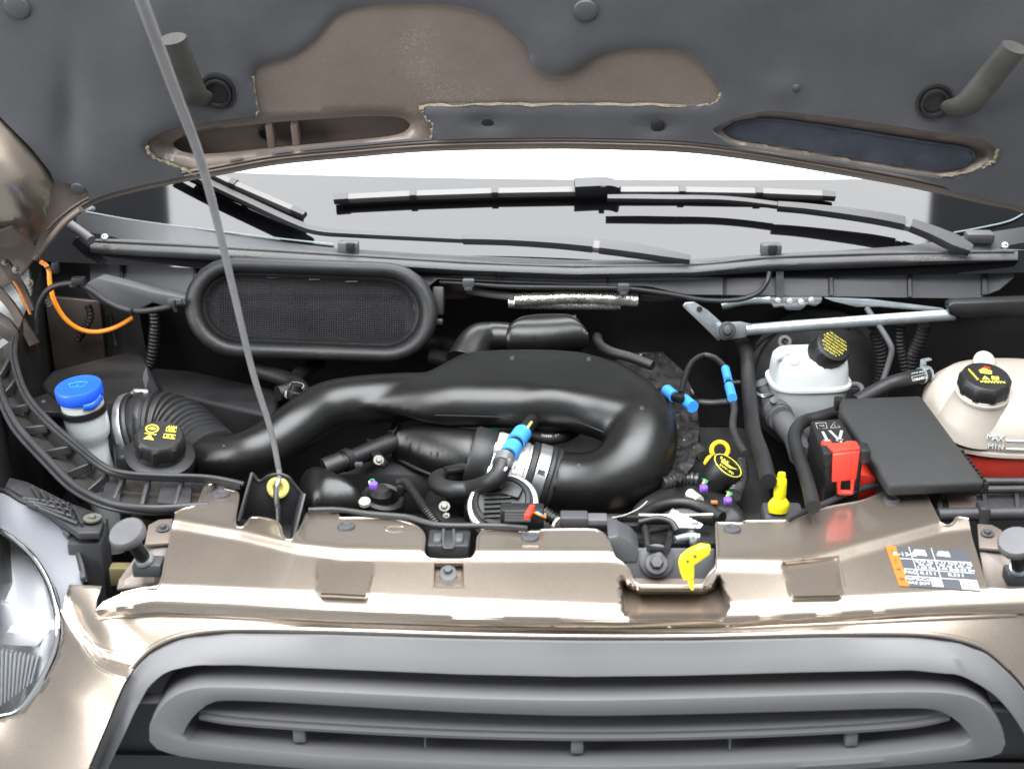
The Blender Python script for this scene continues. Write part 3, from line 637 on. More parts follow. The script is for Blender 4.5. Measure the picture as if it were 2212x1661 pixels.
# the sticker lies flat on the sloping panel face: print layout in its own 0..1 frame
A_, B_, C_, D_ = (1912, 1180), (2091, 1190), (2118, 1278), (1942, 1266)
def st(u, v, h=.0004):
    x = (1-u)*(1-v)*A_[0]+u*(1-v)*B_[0]+u*v*C_[0]+(1-u)*v*D_[0]; y = (1-u)*(1-v)*A_[1]+u*(1-v)*B_[1]+u*v*C_[1]+(1-u)*v*D_[1]
    return PZ1(x, y)+Vector((0, -.2, .95))*h
def patch(name, u0, v0, u1, v1, mat, h, r=0):
    n1, n2 = max(2, int((u1-u0)*14)+1), max(2, int((v1-v0)*8)+1); V = [st(u0+(u1-u0)*i/n1, v0+(v1-v0)*j/n2, h) for j in range(n2+1) for i in range(n1+1)]
    Fc = [(j*(n1+1)+i, j*(n1+1)+i+1, (j+1)*(n1+1)+i+1, (j+1)*(n1+1)+i) for j in range(n2) for i in range(n1)]
    return mk(name, V, Fc, mat, stk, 60)
patch('backing', .12, 0, 1, 1, 'sticker', .0012); patch('warning_stripe', 0, 0, .125, 1, 'sticker_orange', .0013)
sx_, su_ = (st(1, .5)-st(0, .5)), (st(.5, 0)-st(.5, 1))
for v in (.30, .56, .74): patch('rule_line', .13, v, .99, v+.012, 'print_white', .0018)
for u, v0, v1 in ((.28, 0, .74), (.55, 0, .74), (.78, .30, .56)): patch('rule_line', u, v0, u+.006, v1, 'print_white', .0018)
patch('white_field', .78, .76, .99, .98, 'print_white', .0018); patch('white_field', .42, .76, .55, .96, 'print_white', .0018)
hgt = su_.length
def stx(s, u, v, k, mat='print_white'): text('print', s, st(u, v, .002), sx_, su_, hgt*k, mat, stk, depth=.0001)
stx('R-134a', .20, .20, .12)
for u, a in ((.41, ('0.75 kg', '26 oz', '1.65 lbs')), (.66, ('1.11 kg', '39 oz', '2.45 lbs')), (.89, ('1.19 kg', '42 oz', '2.62 lbs'))):
    for i, s in enumerate(a): stx(s, u, .355+i*.075, .085)
stx('PAG', .20, .65, .10); stx('0.13 l', .41, .65, .10); stx('0.23 l', .75, .65, .10); stx('FoMoCo', .26, .81, .10); stx('SAE J639', .26, .91, .085)
for i, v in enumerate((.16, .38, .62, .84)): stx('!iOE'[i] if False else '\u25b2!*='[i] if i else '!', .062, v, .16, 'print_black')
# van outlines on the sticker
for u, m_ in ((.37, 'print_white'), (.66, 'print_grey')):
    P = [st(u-.07, .20), st(u-.065, .15), st(u-.03, .07), st(u+.09, .07), st(u+.10, .21)]; prism('van_drawing', [p+Vector((0, -.0002, .0014)) for p in P], (0, 0, .0004), m_, stk, bev=0)
patch('red_mark', .86, .80, .885, .86, 'red', .0021); patch('black_mark', .80, .84, .825, .92, 'print_black', .0021)

# ================================================================== LATCH
la = thing('hood_latch', 'black hood latch set in the panel tray', 'latch')
box('mount_plate', Z(1440, 1222, .965), (.135, .006, .05), 'clip', la, z=(0, .5, 1), bev=.003)
lathe('plate_boss', [(.024, 0), (.024, .004), (.020, .006), (.004, .006)], Z(1418, 1212, .972), (0, -.75, .65), 'clip', la, n=30); bolt('latch_bolt', Z(1418, 1216, .976), (0, -.75, .65), .0095, 'clip', la)
prism('cover_wing', [Y(1312, 1160, .14), Y(1335, 1157, .14), Y(1365, 1172, .14), Y(1382, 1190, .14), Y(1378, 1215, .13), Y(1330, 1215, .13)], (0, .05, .0), 'clip', la, bev=.003)
box('latch_body', Z(1440, 1170, .955), (.15, .06, .03), 'black_deep', la, bev=.005)
prism('latch_floor', [Z(1366, 1262, .952), Z(1540, 1262, .952), Z(1556, 1130, .94), Z(1320, 1130, .94)], (0, 0, -.006), 'paint_deep', la, bev=.001)
for a, b, r in (((1392, 1130), (1400, 1185), .006), ((1400, 1185), (1440, 1190), .005), ((1440, 1190), (1448, 1150), .005), ((1400, 1148), (1452, 1140), .004)): tube('latch_claw', [Z(*a, .995), Z(*b, .985)], r, 'black', la, n=8)
tube('latch_bar', [Z(1458, 1165, .985), Z(1490, 1158, .985), Z(1512, 1160, .985)], .0055, 'zinc', la, n=8); tube('latch_spring', [Z(1492, 1146, .985), Z(1500, 1178, .98)], .005, 'steel', la, n=10, ribs=(.003, .5), seg=20)
tube('latch_arch', [Z(1380, 1128, 1.0), Z(1420, 1120, 1.006), Z(1450, 1128, 1.003), Z(1462, 1146, .995)], .005, 'black', la, n=8)
box('latch_rail', Z(1420, 1122, .992), (.16, .010, .014), 'black', la, bev=.002); tube('latch_cable', [Z(1380, 1112, 1.0), Z(1450, 1113, 1.003), Z(1540, 1111, 1.0)], .002, 'ivory', la, n=6)
lev = thing('release_lever', 'bright yellow plastic release lever hanging over the latch tray', 'lever')
LV = [(1513, 1184), (1535, 1186), (1534, 1199), (1515, 1212), (1500, 1222), (1500, 1246), (1499, 1255), (1476, 1255), (1470, 1240), (1466, 1222), (1470, 1210), (1488, 1195)]
prism('lever_plate', [Y(x, y, .03) for x, y in LV], (0, .010, .003), 'yellow', lev, bev=.002)
prism('lever_tongue', [Y(1486, 1250, .031), Y(1497, 1250, .031), Y(1500, 1274, .028), Y(1496, 1277, .028), Y(1492, 1274, .028), Y(1486, 1262, .031)], (0, .006, .002), 'yellow', lev, bev=.0015)
for p in ((1501, 1201), (1485, 1212)): lathe('rivet_hole', [(.0018, 0), (.0018, .001), (.0005, .001)], Y(*p, .029), (0, -1, .3), 'print_black', lev, n=10)

# ================================================================== CARRIER (black support frame)
ca = thing('carrier_frame', 'black plastic support frame with ladder ribs curving along the left fender', 'support frame')
def cz(x, y): return 1.0+(1060-min(y, 1060))*.00022
INN = [(30, 730), (27, 779), (51, 854), (103, 916), (171, 974), (222, 1013), (267, 1027), (342, 1032), (444, 1036), (520, 1051)]
OUTR = [(-22, 770), (0, 826), (12, 868), (41, 923), (103, 991), (164, 1050), (239, 1087), (325, 1099), (415, 1095), (450, 1093)]
def P3(l, dz=0): return [Z(x, y, cz(x, y)+dz) for x, y in l]
tube('rail', P3(INN, .006), .005, 'carrier', ca, n=10, flat=(.7, 1.2)); tube('rail', P3([(x+7, y-6) for x, y in INN], .012), .0035, 'carrier', ca, n=8)
tube('rail', P3(OUTR, -.004), .006, 'carrier', ca, n=10, flat=(.8, 1.2)); tube('rail', P3([(x-8, y+8) for x, y in OUTR], -.012), .0045, 'carrier', ca, n=10)
def ribb(name, lines, mat, parent, N=60, smooth=40, closed=False):
    R_ = []
    for l in lines:
        P = catmull(l, 10, closed);
        if closed: P.append(P[0])
        A = np.array([tuple(p) for p in P]); s = np.concatenate([[0], np.cumsum(np.linalg.norm(np.diff(A, axis=0), axis=1))]); t = np.linspace(0, s[-1], N+1 if closed else N)
        B = np.column_stack([np.interp(t, s, A[:, k]) for k in range(3)])
        R_.append([Vector(b) for b in (B[:-1] if closed else B)])
    return loft(name, R_, mat, parent, cap=False, smooth=smooth, closed=closed)
ribb('channel_floor', [P3(INN, -.004), P3([((a[0]+b[0])/2, (a[1]+b[1])/2) for a, b in zip(INN, OUTR)], -.02), P3(OUTR, -.012)], 'channel', ca)
nr = 12; ia = catmull(P3(INN, .002), 8); oa_ = catmull(P3(OUTR, -.006), 8)
for k in range(1, nr):
    t = k/nr; a = ia[int(t*(len(ia)-1))]; b = oa_[int(t*(len(oa_)-1))]
    d = (b-a); s = d.cross(Vector((0, 0, 1))).normalized()*.0035
    prism('cross_rib', [a-s, a+s, b+s, b-s], (0, 0, -.014), 'carrier', ca, bev=.0012, seg=1)
for (x0, x1) in ((228, 262), (350, 415)):
    prism('rib_panel', [Z(x0, 1040, 1.0), Z(x1, 1042, 1.0), Z(x1-4, 1088, .996), Z(x0-12, 1084, .996)], (0, 0, -.006), 'carrier', ca, bev=.002)
# beam right of the panel
for pts, r, dz in ((((1934, 1043), (1990, 1041), (2080, 1040), (2260, 1040)), .006, .006), (((1700, 1120), (1750, 1100), (1790, 1084), (1832, 1066), (1880, 1050), (1934, 1042)), .005, .004), (((2026, 1112), (2100, 1110), (2260, 1108)), .010, -.006), (((2000, 1058), (2080, 1058), (2260, 1056)), .006, 0), (((666, 1102), (728, 1101), (800, 1110), (880, 1117), (920, 1128), (960, 1135), (1070, 1136), (1140, 1141)), .0045, .006)):
    tube('rail', [Z(x, y, 1.0+dz) for x, y in pts], r, 'carrier', ca, n=10)
prism('channel_floor', [Z(1990, 1050, .99), Z(2260, 1050, .99), Z(2260, 1112, .985), Z(2040, 1112, .985)], (0, 0, -.008), 'carrier', ca, bev=.001)
for x in (2022, 2120, 2190): prism('cross_rib', [Z(x, 1048, .998), Z(x+9, 1048, .998), Z(x+16, 1106, .992), Z(x+5, 1106, .992)], (0, 0, -.012), 'carrier', ca, bev=.0012)
prism('rib_panel', [Z(2042, 1062, .9925), Z(2108, 1062, .9925), Z(2112, 1100, .9895), Z(2052, 1100, .9895)], (0, 0, -.004), 'paint_deep', ca, bev=.001)
box('pipe_collar', Z(2122, 1109, .994), (.016, .03, .03), 'carrier', ca, bev=.004)
# middle bracket behind the notch
box('catch_block', Z(970, 1180, .985), (.058, .05, .03), 'carrier', ca, bev=.004)
for x in (945, 992): box('catch_ear', Z(x, 1172, .996), (.016, .03, .022), 'clip', ca, bev=.004, taper=.75)
box('catch_tongue', Z(969, 1165, .998), (.016, .045, .006), 'carrier', ca, bev=.002); tube('catch_loop', [Z(958, 1142, 1.002), Z(958, 1178, 1.0), Z(969, 1183, 1.0), Z(980, 1178, 1.0), Z(980, 1142, 1.002)], .0022, 'clip', ca, n=6)
# prop-rod bracket
rb_ = thing('rod_bracket', 'black upright bracket with yellow grommet holding the prop rod foot', 'bracket')
yb_ = .232
prism('back_plate', [Y(x, y, yb_) for x, y in ((521, 1120), (543, 1022), (550, 1026), (560, 1039), (570, 1036), (580, 1028), (601, 1024), (622, 1030), (634, 1044), (645, 1058), (655, 1070), (655, 1130), (600, 1150))], (0, .005, 0), 'carrier', rb_, bev=.0015)
prism('side_fin', [Y(521, 1120, .235), Y(543, 1020, .235), Y(541, 1020, .20), Y(512, 1125, .17)], (.004, 0, 0), 'carrier', rb_, bev=.001); prism('side_fin', [Y(648, 1062, .235), Y(655, 1066, .19), Y(632, 1160, .15), Y(622, 1160, .235)], (.004, 0, 0), 'carrier', rb_, bev=.001)
prism('base_floor', [Z(522, 1100, .975), Z(655, 1100, .975), Z(640, 1165, .97), Z(510, 1140, .97)], (0, 0, -.005), 'black', rb_, bev=.001)
prism('mid_fin', [Y(594, 1078, .232), Y(600, 1078, .232), Y(602, 1135, .18), Y(596, 1135, .18)], (0, .02, 0), 'carrier', rb_, bev=.001)
lathe('grommet', [(.016, -.002), (.0165, .002), (.0155, .005), (.012, .0065), (.008, .005), (.0065, .001)], Y(601, 1052, yb_-.001), (0, -1, .25), 'grommet', rb_, n=32)['label'] = 'yellow rubber grommet'
tube('plate_rim', [Y(x, y, yb_-.001) for x, y in ((543, 1022), (560, 1039), (580, 1028), (601, 1024), (622, 1030), (634, 1044), (655, 1070))], .0025, 'carrier', rb_, n=8)

# ================================================================== RUBBER HOOD STOPS
for px, py, g in ((271, 1146, 0), (2196, 1166, 1)):
    t = thing('hood_stop', 'grey rubber hood stop on a black post beside ' + ('the headlamp' if not g else 'the sticker end of the panel'), 'rubber stop', 'rubber hood stops')
    top = Z(px, py, 1.035); ax = Vector((-.16 if not g else .1, -.42, .9)).normalized(); ax = Vector((-.25, -.35, .9)).normalized()
    lathe('pad', [(.024, -.014), (.0255, -.010), (.0255, -.004), (.0235, -.0005), (.018, 0), (.004, 0)], top, ax, 'hose_grey', t, n=36)
    lathe('post', [(.010, 0), (.010, .045)], top-ax*.06, ax, 'black', t, n=18); lathe('ring', [(.012, 0), (.0135, .003), (.012, .007)], top-ax*.066, ax, 'zinc', t, n=20); box('foot', top-ax*.078, (.04, .03, .02), 'clip', t, bev=.003)

# ================================================================== BUMPER / WING SKIN
GE = [(150, 1760), (190, 1661), (205, 1625), (240, 1540), (268, 1474), (300, 1430), (340, 1398), (400, 1376), (500, 1365), (700, 1367), (1000, 1376), (1240, 1380), (1500, 1380), (1800, 1373), (1980, 1374), (2070, 1386), (2130, 1408), (2180, 1450), (2215, 1492), (2260, 1570)]
bum = thing('bumper_cover', 'brown painted bumper cover wrapping around the grille and headlamp', 'bumper')
by = rbf([(1240, 1352, .012), (1240, 1382, -.012), (700, 1338, .02), (700, 1368, -.008), (330, 1319, .035), (205, 1330, .045), (340, 1398, -.005), (268, 1474, -.02), (240, 1540, -.03), (190, 1661, -.06), (150, 1760, -.08), (149, 1264, .10), (131, 1330, .10), (128, 1420, .085), (85, 1490, .08), (44, 1545, .075), (-40, 1560, .10), (-40, 1720, .05), (60, 1700, -.01), (140, 1500, .03), (200, 1420, .03), (1800, 1340, .02), (1800, 1374, -.008), (2130, 1408, .0), (2212, 1320, .05), (2212, 1490, -.015), (2260, 1570, -.03), (2260, 1420, .02), (2345, 1296, .10), (2425, 1360, .10), (2445, 1700, .03), (2335, 1760, -.06)])
lens_edge = [(131, 1333), (133, 1367), (121, 1420), (90, 1484), (46, 1540), (-40, 1566)]
bo = [(149, 1264), (219, 1268), (209, 1295), (205, 1332)]+[(x, float(itp(R5, x))+1) for x in range(240, 2261, 40)]+[(2345, 1296), (2425, 1360), (2445, 1760), (2335, 1760)]+GE[::-1]+[(-60, 1760), (-60, 1566)]+lens_edge[::-1]+[(143, 1285)]
def stepf(v):   # pressed step running from the headlamp corner to the grille
    y = np.array([by(*p) for p in v]); L1 = np.array([(135, 1284), (150, 1330), (190, 1375), (225, 1404), (268, 1412)], float); L2 = np.array([(125, 1310), (150, 1365), (212, 1443), (262, 1460)], float)
    k = (v[:, 0] < 300) & (v[:, 1] > 1260); d1 = pdist(v[k], L1, False); d2 = pdist(v[k], L2, False); s = d2/(d1+d2+1e-6); y[k] -= .012*(1-np.clip(s*1.4-.2, 0, 1)); return y
def stepf(v):
    y = np.array([by(*p) for p in v]); L2 = np.array([(100, 1240), (125, 1300), (150, 1365), (212, 1443), (290, 1466)], float); L1 = L2+np.array([18, -22])
    a = np.interp(v[:, 0], L1[:, 0], L1[:, 1]); b = np.interp(v[:, 0], L2[:, 0], L2[:, 1]); t = np.clip((v[:, 1]-a)/(b-a+1e-6), 0, 1); k = v[:, 0] < 300
    y[k] -= .022*(t[k]*t[k]*(3-2*t[k])); return y
sheet('skin', bo, lambda x, y, o: Y(x, y, o), 'paint', bum, step=9, offs=stepf, smooth=50, back=Vector((0, .003, 0)))
for l in ([(141, 1290), (158, 1330), (200, 1385), (228, 1402), (262, 1412), (296, 1428)], [(133, 1318), (160, 1368), (213, 1440), (274, 1464)]):
    l = np.array(sm2(l, 4, False)); tube('pressed_step', [Y(x, y, o-.0005) for (x, y), o in zip(l, stepf(l))], .002, 'paint', bum, n=8, straight=True)
tube('rolled_lip', [Y(x, y-6, by(x, y-6)-.002) for x, y in GE if 240 < x < 2215], .0042, 'paint', bum, n=8); tube('rolled_lip', [Y(x, float(itp(R5, x))+7, by(x, float(itp(R5, x))+7)-.001) for x in range(215, 2215, 60)], .003, 'paint', bum, n=8)
tube('grille_gap', [Y(x, y+2, by(x, y)-.001) for x, y in GE], .0028, 'black_deep', bum, n=6)

# ================================================================== GRILLE
gr = thing('grille', 'grey plastic radiator grille with one rounded loop bar', 'grille')
GIN = [(195, 1760), (232, 1661), (267, 1589), (298, 1521), (322, 1482), (356, 1453), (410, 1436), (520, 1436), (756, 1446), (1000, 1456), (1240, 1461), (1456, 1459), (1750, 1451), (1969, 1447), (2071, 1457), (2122, 1480), (2167, 1516), (2212, 1580), (2250, 1660)]
GO = [(x, y+3) for x, y in GE]
def mid(a, b, t): 
    A = resample(a, 20, False); B = resample(b, 20, False); n = 70
    f = lambda L, i: L[int(round(i/(n-1)*(len(L)-1)))]
    return [(f(A, i).lerp(f(B, i), t)) for i in range(n)]
GOr = [Vector(p) for p in GO]; n_ = 60
def gby(p): return min(by(p.x, p.y), .02)
lo = [Y(p.x, p.y, gby(p)-.004) for p in mid(GO, GIN, 0)]; l1 = [Y(p.x, p.y, gby(p)-.016) for p in mid(GO, GIN, .06)]; l2 = [Y(p.x, p.y, -.040) for p in mid(GO, GIN, .5)]; l3 = [Y(p.x, p.y, -.050) for p in mid(GO, GIN, .93)]; l4 = [Y(p.x, p.y, -.051) for p in mid(GO, GIN, 1)]; l5 = [p+Vector((0, .10, .002)) for p in l4]
ribb('bezel', [lo, l1, l2, l3, l4, l5], 'grille', gr, N=140, smooth=35)
def loop3(name, outerl, innerl, yf, depth, mat, parent, inset=4):
    o_ = catmull([Vector((x, y, 0)) for x, y in outerl], 8, True); i_ = catmull([Vector((x, y, 0)) for x, y in innerl], 8, True)
    def rs(P, N=160):
        A = np.array([tuple(p) for p in P+[P[0]]]); s = np.concatenate([[0], np.cumsum(np.linalg.norm(np.diff(A, axis=0), axis=1))]); t = np.linspace(0, s[-1], N+1)[:-1]; return np.column_stack([np.interp(t, s, A[:, k]) for k in range(2)])
    a, b = rs(o_), rs(i_); d = b-a; ln = np.linalg.norm(d, axis=1)[:, None]; u = d/ln
    R_ = [[Y(*p, yf)+Vector((0, depth, 0)) for p in a], [Y(*p, yf)+Vector((0, .012, 0)) for p in a], [Y(*p, yf) for p in a+u*inset], [Y(*p, yf-.003) for p in a+d*.5], [Y(*p, yf) for p in b-u*inset], [Y(*p, yf)+Vector((0, .012, 0)) for p in b], [Y(*p, yf)+Vector((0, depth, 0)) for p in b]]
    return loft(name, R_, mat, parent, cap=False, smooth=38)
LO = [(444, 1481), (393, 1491), (359, 1510), (335, 1540), (318, 1579), (321, 1603), (342, 1620), (410, 1637), (560, 1652), (756, 1668), (1000, 1680), (1240, 1686), (1480, 1684), (1798, 1668), (2000, 1652), (2122, 1640), (2167, 1627), (2175, 1599), (2157, 1555), (2122, 1517), (2071, 1498), (1969, 1493), (1750, 1499), (1456, 1507), (1240, 1510), (1000, 1504), (756, 1492), (580, 1483)]
LI = [(470, 1517), (441, 1531), (415, 1556), (398, 1586), (402, 1600), (420, 1606), (478, 1612), (600, 1624), (756, 1636), (1000, 1647), (1240, 1653), (1480, 1650), (1798, 1636), (1940, 1625), (2060, 1610), (2092, 1600), (2094, 1588), (2070, 1560), (2040, 1540), (2000, 1530), (1900, 1531), (1750, 1536), (1456, 1544), (1240, 1547), (1000, 1541), (756, 1529), (640, 1522), (540, 1517)]
loop3('loop_bar', LO, LI, -.060, .075, 'grille', gr)
sl1 = [(430, 1532), (520, 1546), (756, 1562), (1000, 1573), (1240, 1578), (1480, 1576), (1750, 1566), (1960, 1552), (2052, 1534)]
P = [Y(x, y, -.045) for x, y in sl1]; D = Vector
ribb('slat', [[p+D((0, .05, .004)) for p in P], [p+D((0, .004, .002)) for p in P], [p+D((0, 0, -.001)) for p in P], [p+D((0, .001, -.006)) for p in P], [p+D((0, -.005, -.008)) for p in P], [p+D((0, -.004, -.013)) for p in P], [p+D((0, .05, -.012)) for p in P]], 'grille', gr, N=100)
for x, y in ((648, 1580), (1247, 1604), (1838, 1588)): box('slat_post', Y(x, y, -.035), (.017, .018, .024), 'grille', gr, bev=.003)
for x, y in ((919, 1590), (1576, 1594)): box('slat_rib', Y(x, y, -.03), (.002, .02, .022), 'grille', gr, bev=0)
for x, y in ((318, 1508), (2150, 1526)): box('side_tab', Y(x, y, -.02), (.04, .02, .006), 'grille', gr, bev=.002)
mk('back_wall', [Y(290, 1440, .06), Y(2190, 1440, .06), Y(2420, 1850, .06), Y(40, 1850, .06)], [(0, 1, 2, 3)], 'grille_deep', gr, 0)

# ================================================================== HEADLAMP
hl = thing('headlamp', 'clear headlamp with chrome rim and grey housing at the brown bumper corner', 'headlamp')
hy = rbf([(0, 1093, .30), (85, 1104, .29), (137, 1145, .24), (178, 1258, .16), (131, 1333, .10), (0, 1145, .26), (75, 1206, .20), (123, 1316, .115), (116, 1418, .085), (44, 1534, .075), (-60, 1560, .10), (-60, 1300, .17), (20, 1350, .12), (-60, 1093, .33)])
LE = [(-60, 1120), (0, 1147), (34, 1170), (75, 1208), (106, 1260), (122, 1316), (127, 1367), (115, 1418), (84, 1480), (44, 1532), (0, 1546), (-60, 1556)]
HB = [(-60, 1075), (0, 1062), (40, 1082), (85, 1104), (137, 1145), (164, 1196), (180, 1262), (150, 1275), (133, 1330), (129, 1367), (115, 1420)]
sheet('housing', HB+[(122, 1316), (106, 1260), (75, 1208), (34, 1170), (0, 1147), (-60, 1120)], lambda x, y: Y(x, y, hy(x, y)+.002), 'lamp_body', hl, step=9, back=Vector((0, .004, -.002)), smooth=60)
sheet('lens', LE, lambda x, y: Y(x, y, hy(x, y)-.004), 'lens', hl, step=10, smooth=70)
tube('chrome_rim', [Y(x, y, hy(x, y)-.003) for x, y in LE], .0055, 'chrome', hl, n=10); tube('rim_seal', [Y(x+7, y+4, hy(x, y)+.002) for x, y in LE], .0045, 'black', hl, n=8)
sheet('reflector', LE, lambda x, y: Y(x, y, hy(x, y)+.05+.02*math.sin(x*.05)), 'lamp_inner', hl, step=10, smooth=70, back=Vector((0, .002, 0)))
for k in range(9): x = 2+k*9.5; prism('reflector_rib', [Y(x, 1405-k*0+k*2, .115), Y(x+4.5, 1405+k*2, .115), Y(x+2.5-k*1.5, 1525-k*6, .11), Y(x-2-k*1.5, 1525-k*6, .11)], (0, .008, 0), 'lamp_inner', hl, bev=.001)
prism('inner_bezel', [Y(-30, 1290, .16), Y(60, 1320, .15), Y(110, 1360, .125), Y(80, 1398, .12), Y(-30, 1392, .13)], (0, .01, 0), 'lamp_inner', hl, bev=.003)
for t in (.15, .45, .75):
    p = catmull([Y(x, y, hy(x, y)) for x, y in HB[2:8]], 8); i = int(t*(len(p)-1)); box('seal_clip', p[i]+Vector((0, 0, .004)), (.02, .008, .008), 'clip', hl, x=(p[min(i+1, len(p)-1)]-p[i]), bev=.002)
tube('housing_gasket', [Y(x+5, y-2, hy(x, y)+.004) for x, y in HB[:7]], .005, 'black', hl, n=8)
# lattice plate and mount beside the headlamp
lp = thing('lamp_mount', 'black lattice mounting plate with zinc screw behind the headlamp', 'mounting plate')
pl_ = [(20, 1030), (60, 1040), (150, 1085), (205, 1105), (225, 1125), (215, 1150), (170, 1150), (120, 1115), (60, 1075), (10, 1050)]
prism('plate', [Z(x, y, .975) for x, y in pl_], (0, 0, -.012), 'carrier', lp, bev=.002)
for i in range(6): x = 70+i*18; tube('lattice_rib', [Z(x, 1050+i*9, .98), Z(x+18, 1082+i*10, .98)], .0025, 'carrier', lp, n=6)
for i in range(4): tube('lattice_rib', [Z(50+i*12, 1075+i*7, .98), Z(150+i*6, 1088+i*14, .98)], .0025, 'carrier', lp, n=6)
lathe('screw_washer', [(.013, 0), (.013, .003), (.006, .0035)], Z(200, 1121, .98), (0, 0, 1), 'bolt', lp, n=24); bolt('screw', Z(200, 1120, .983), (0, 0, 1), .0055, 'bolt', lp, False)
box('post', Z(212, 1180, .93), (.03, .03, .08), 'clip', lp, bev=.003); box('lower_wall', Z(195, 1235, .90), (.05, .03, .11), 'carrier', lp, bev=.004)
box('tape_patch', Z(262, 1240, .905), (.03, .02, .03), 'yellowed', lp, bev=.003)
# ================================================================== ENGINE BAY SHELL
bay = thing('engine_bay', 'dark body shell of the engine bay with bulkhead and inner wings', 'body shell')
mk('bulkhead', [Vector((-.98, .93, .5)), Vector((.98, .93, .5)), Vector((.98, .93, 1.20)), Vector((-.98, .93, 1.20))], [(0, 1, 2, 3)], 'bay', bay, 0)
mk('bay_floor', [Vector((-1, .05, .70)), Vector((1, .05, .70)), Vector((1, .95, .70)), Vector((-1, .95, .70))], [(0, 1, 2, 3)], 'black_deep', bay, 0)
mk('front_wall', [Vector((-.58, .10, .5)), Vector((.62, .10, .5)), Vector((.62, .16, .93)), Vector((-.58, .16, .93))], [(0, 1, 2, 3)], 'black_deep', bay, 0)
for s in (-1, 1):
    wx = .93
    mk('inner_wing', [Vector((s*wx, .1, .5)), Vector((s*wx, .95, .5)), Vector((s*wx, .95, 1.17)), Vector((s*wx, .6, 1.04)), Vector((s*.86, .25, .98)), Vector((s*.80, .1, .94))], [(0, 1, 2, 3, 4, 5)], 'bay', bay, 0)
prism('wing_edge', [Y(-40, 545, .90), Y(62, 560, .90), Y(72, 640, .88), Y(60, 700, .86), Y(-40, 760, .80)], (0, .01, 0), 'raw_metal', bay, bev=.004)
prism('wing_fold', [Y(-40, 650, .82), Y(20, 690, .82), Y(55, 735, .80), Y(48, 760, .80), Y(-40, 700, .80)], (0, .006, 0), 'bay_paint', bay, bev=.002)
prism('pillar_patch', [Y(128, 500, .93), Y(168, 520, .93), Y(172, 560, .92), Y(140, 565, .92), Y(126, 540, .93)], (0, .01, 0), 'raw_metal', bay, bev=.004)
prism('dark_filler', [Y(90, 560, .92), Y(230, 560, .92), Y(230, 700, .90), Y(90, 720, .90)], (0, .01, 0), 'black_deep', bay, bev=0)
prism('gusset', [Y(95, 640, .86), Y(215, 650, .86), Y(230, 800, .84), Y(120, 820, .84)], (0, .01, 0), 'bay_paint', bay, bev=.003)
prism('gusset', [Y(215, 655, .88), Y(300, 665, .88), Y(320, 780, .86), Y(230, 800, .86)], (0, .008, 0), 'bay', bay, bev=.003)
tube('weld_edge', [Y(238, 680, .85), Y(250, 745, .84)], .004, 'black', bay, n=8)
hg = thing('scissor_hinge', 'dark brown folding hood hinge arms with rusty edges', 'hinge')
def arm(name, pts, hw, mat, t=.008):
    P = catmull([Y(x, y, d) for x, y, d in pts], 6); W = np.interp(np.linspace(0, 1, len(P)), np.linspace(0, 1, len(hw)), hw); rings = []
    for i, p in enumerate(P):
        d = (P[min(i+1, len(P)-1)]-P[max(i-1, 0)]).normalized(); s = d.cross(_f).normalized()*W[i]*MPP(p); u = -_f*t
        rings.append([p-s, p-s*.8+u, p+s*.8+u, p+s])
    return loft(name, rings, mat, hg, smooth=30)
arm('hinge_arm', [(-30, 600, .77), (20, 655, .76), (50, 700, .75), (75, 745, .74)], [12, 11, 10, 12], 'hinge_metal')
arm('hinge_arm', [(-5, 545, .79), (25, 590, .78), (50, 630, .78), (72, 672, .77)], [9, 13, 11, 5], 'hinge_metal')
arm('rusty_edge', [(32, 608, .772), (50, 640, .77), (68, 680, .765)], [1.5, 2.5, 1.5], 'rust', .010)
arm('rusty_edge', [(46, 640, .775), (60, 660, .77), (66, 676, .77)], [2, 3, 1], 'rust', .011)
for x, y in ((12, 565), (35, 582), (64, 612), (75, 738), (105, 654)): bolt('hinge_bolt', Y(x, y, .765), (-.1, -.9, .4), .0042, 'hinge_metal', hg)

# ================================================================== OVAL AIR VENT
vt = thing('cabin_air_vent', 'large black oval cabin air inlet with mesh screen under the cowl', 'air vent')
vo = Y(672, 668, .745); vn = Vector((0, -math.cos(math.radians(20)), math.sin(math.radians(20))))
def VP(px, py, off=0): return PL(px, py, vo+vn*off, vn)
def stad(hl_, hh, n=14, cx=672, cy=669, sk=.035):
    L = []; e = hl_-hh*1.05
    for k in range(n): a = -math.pi/2+math.pi*k/(n-1); L.append((cx+e+1.05*hh*math.cos(a), cy+hh*math.sin(a)))
    for k in range(n): a = math.pi/2+math.pi*k/(n-1); L.append((cx-e+1.05*hh*math.cos(a), cy+hh*math.sin(a)))
    return [(x, y+(x-cx)*sk) for x, y in L]
def sring3(hl_, hh, off): return [VP(x, y, off) for x, y in stad(hl_, hh)]
loft('rim', [sring3(262, 98, -.05), sring3(272, 107, -.012), sring3(274, 108, .004), sring3(268, 103, .013), sring3(256, 92, .016), sring3(244, 82, .012), sring3(238, 77, .002), sring3(237, 76, -.014)], 'rubber', vt, cap=False, smooth=80)
loft('inner_lip', [sring3(238, 77, -.006), sring3(232, 72, -.004), sring3(226, 67, -.008), sring3(222, 64, -.014)], 'black', vt, cap=False, smooth=60)
mk('dark_back', sring3(236, 76, -.030), [tuple(range(28))], 'black_deep', vt, 0)
SI = np.array(stad(236, 75)); V = []; Fc = []
def wire(a, b, w_, o1):
    s = len(V); p, q = VP(*a, o1), VP(*b, o1); d = (q-p).normalized(); u = vn.cross(d)*w_; h = vn*w_
    V.extend([p-u, p+h, p+u, q-u, q+h, q+u]); Fc.extend([(s, s+1, s+4, s+3), (s+1, s+2, s+5, s+4)])
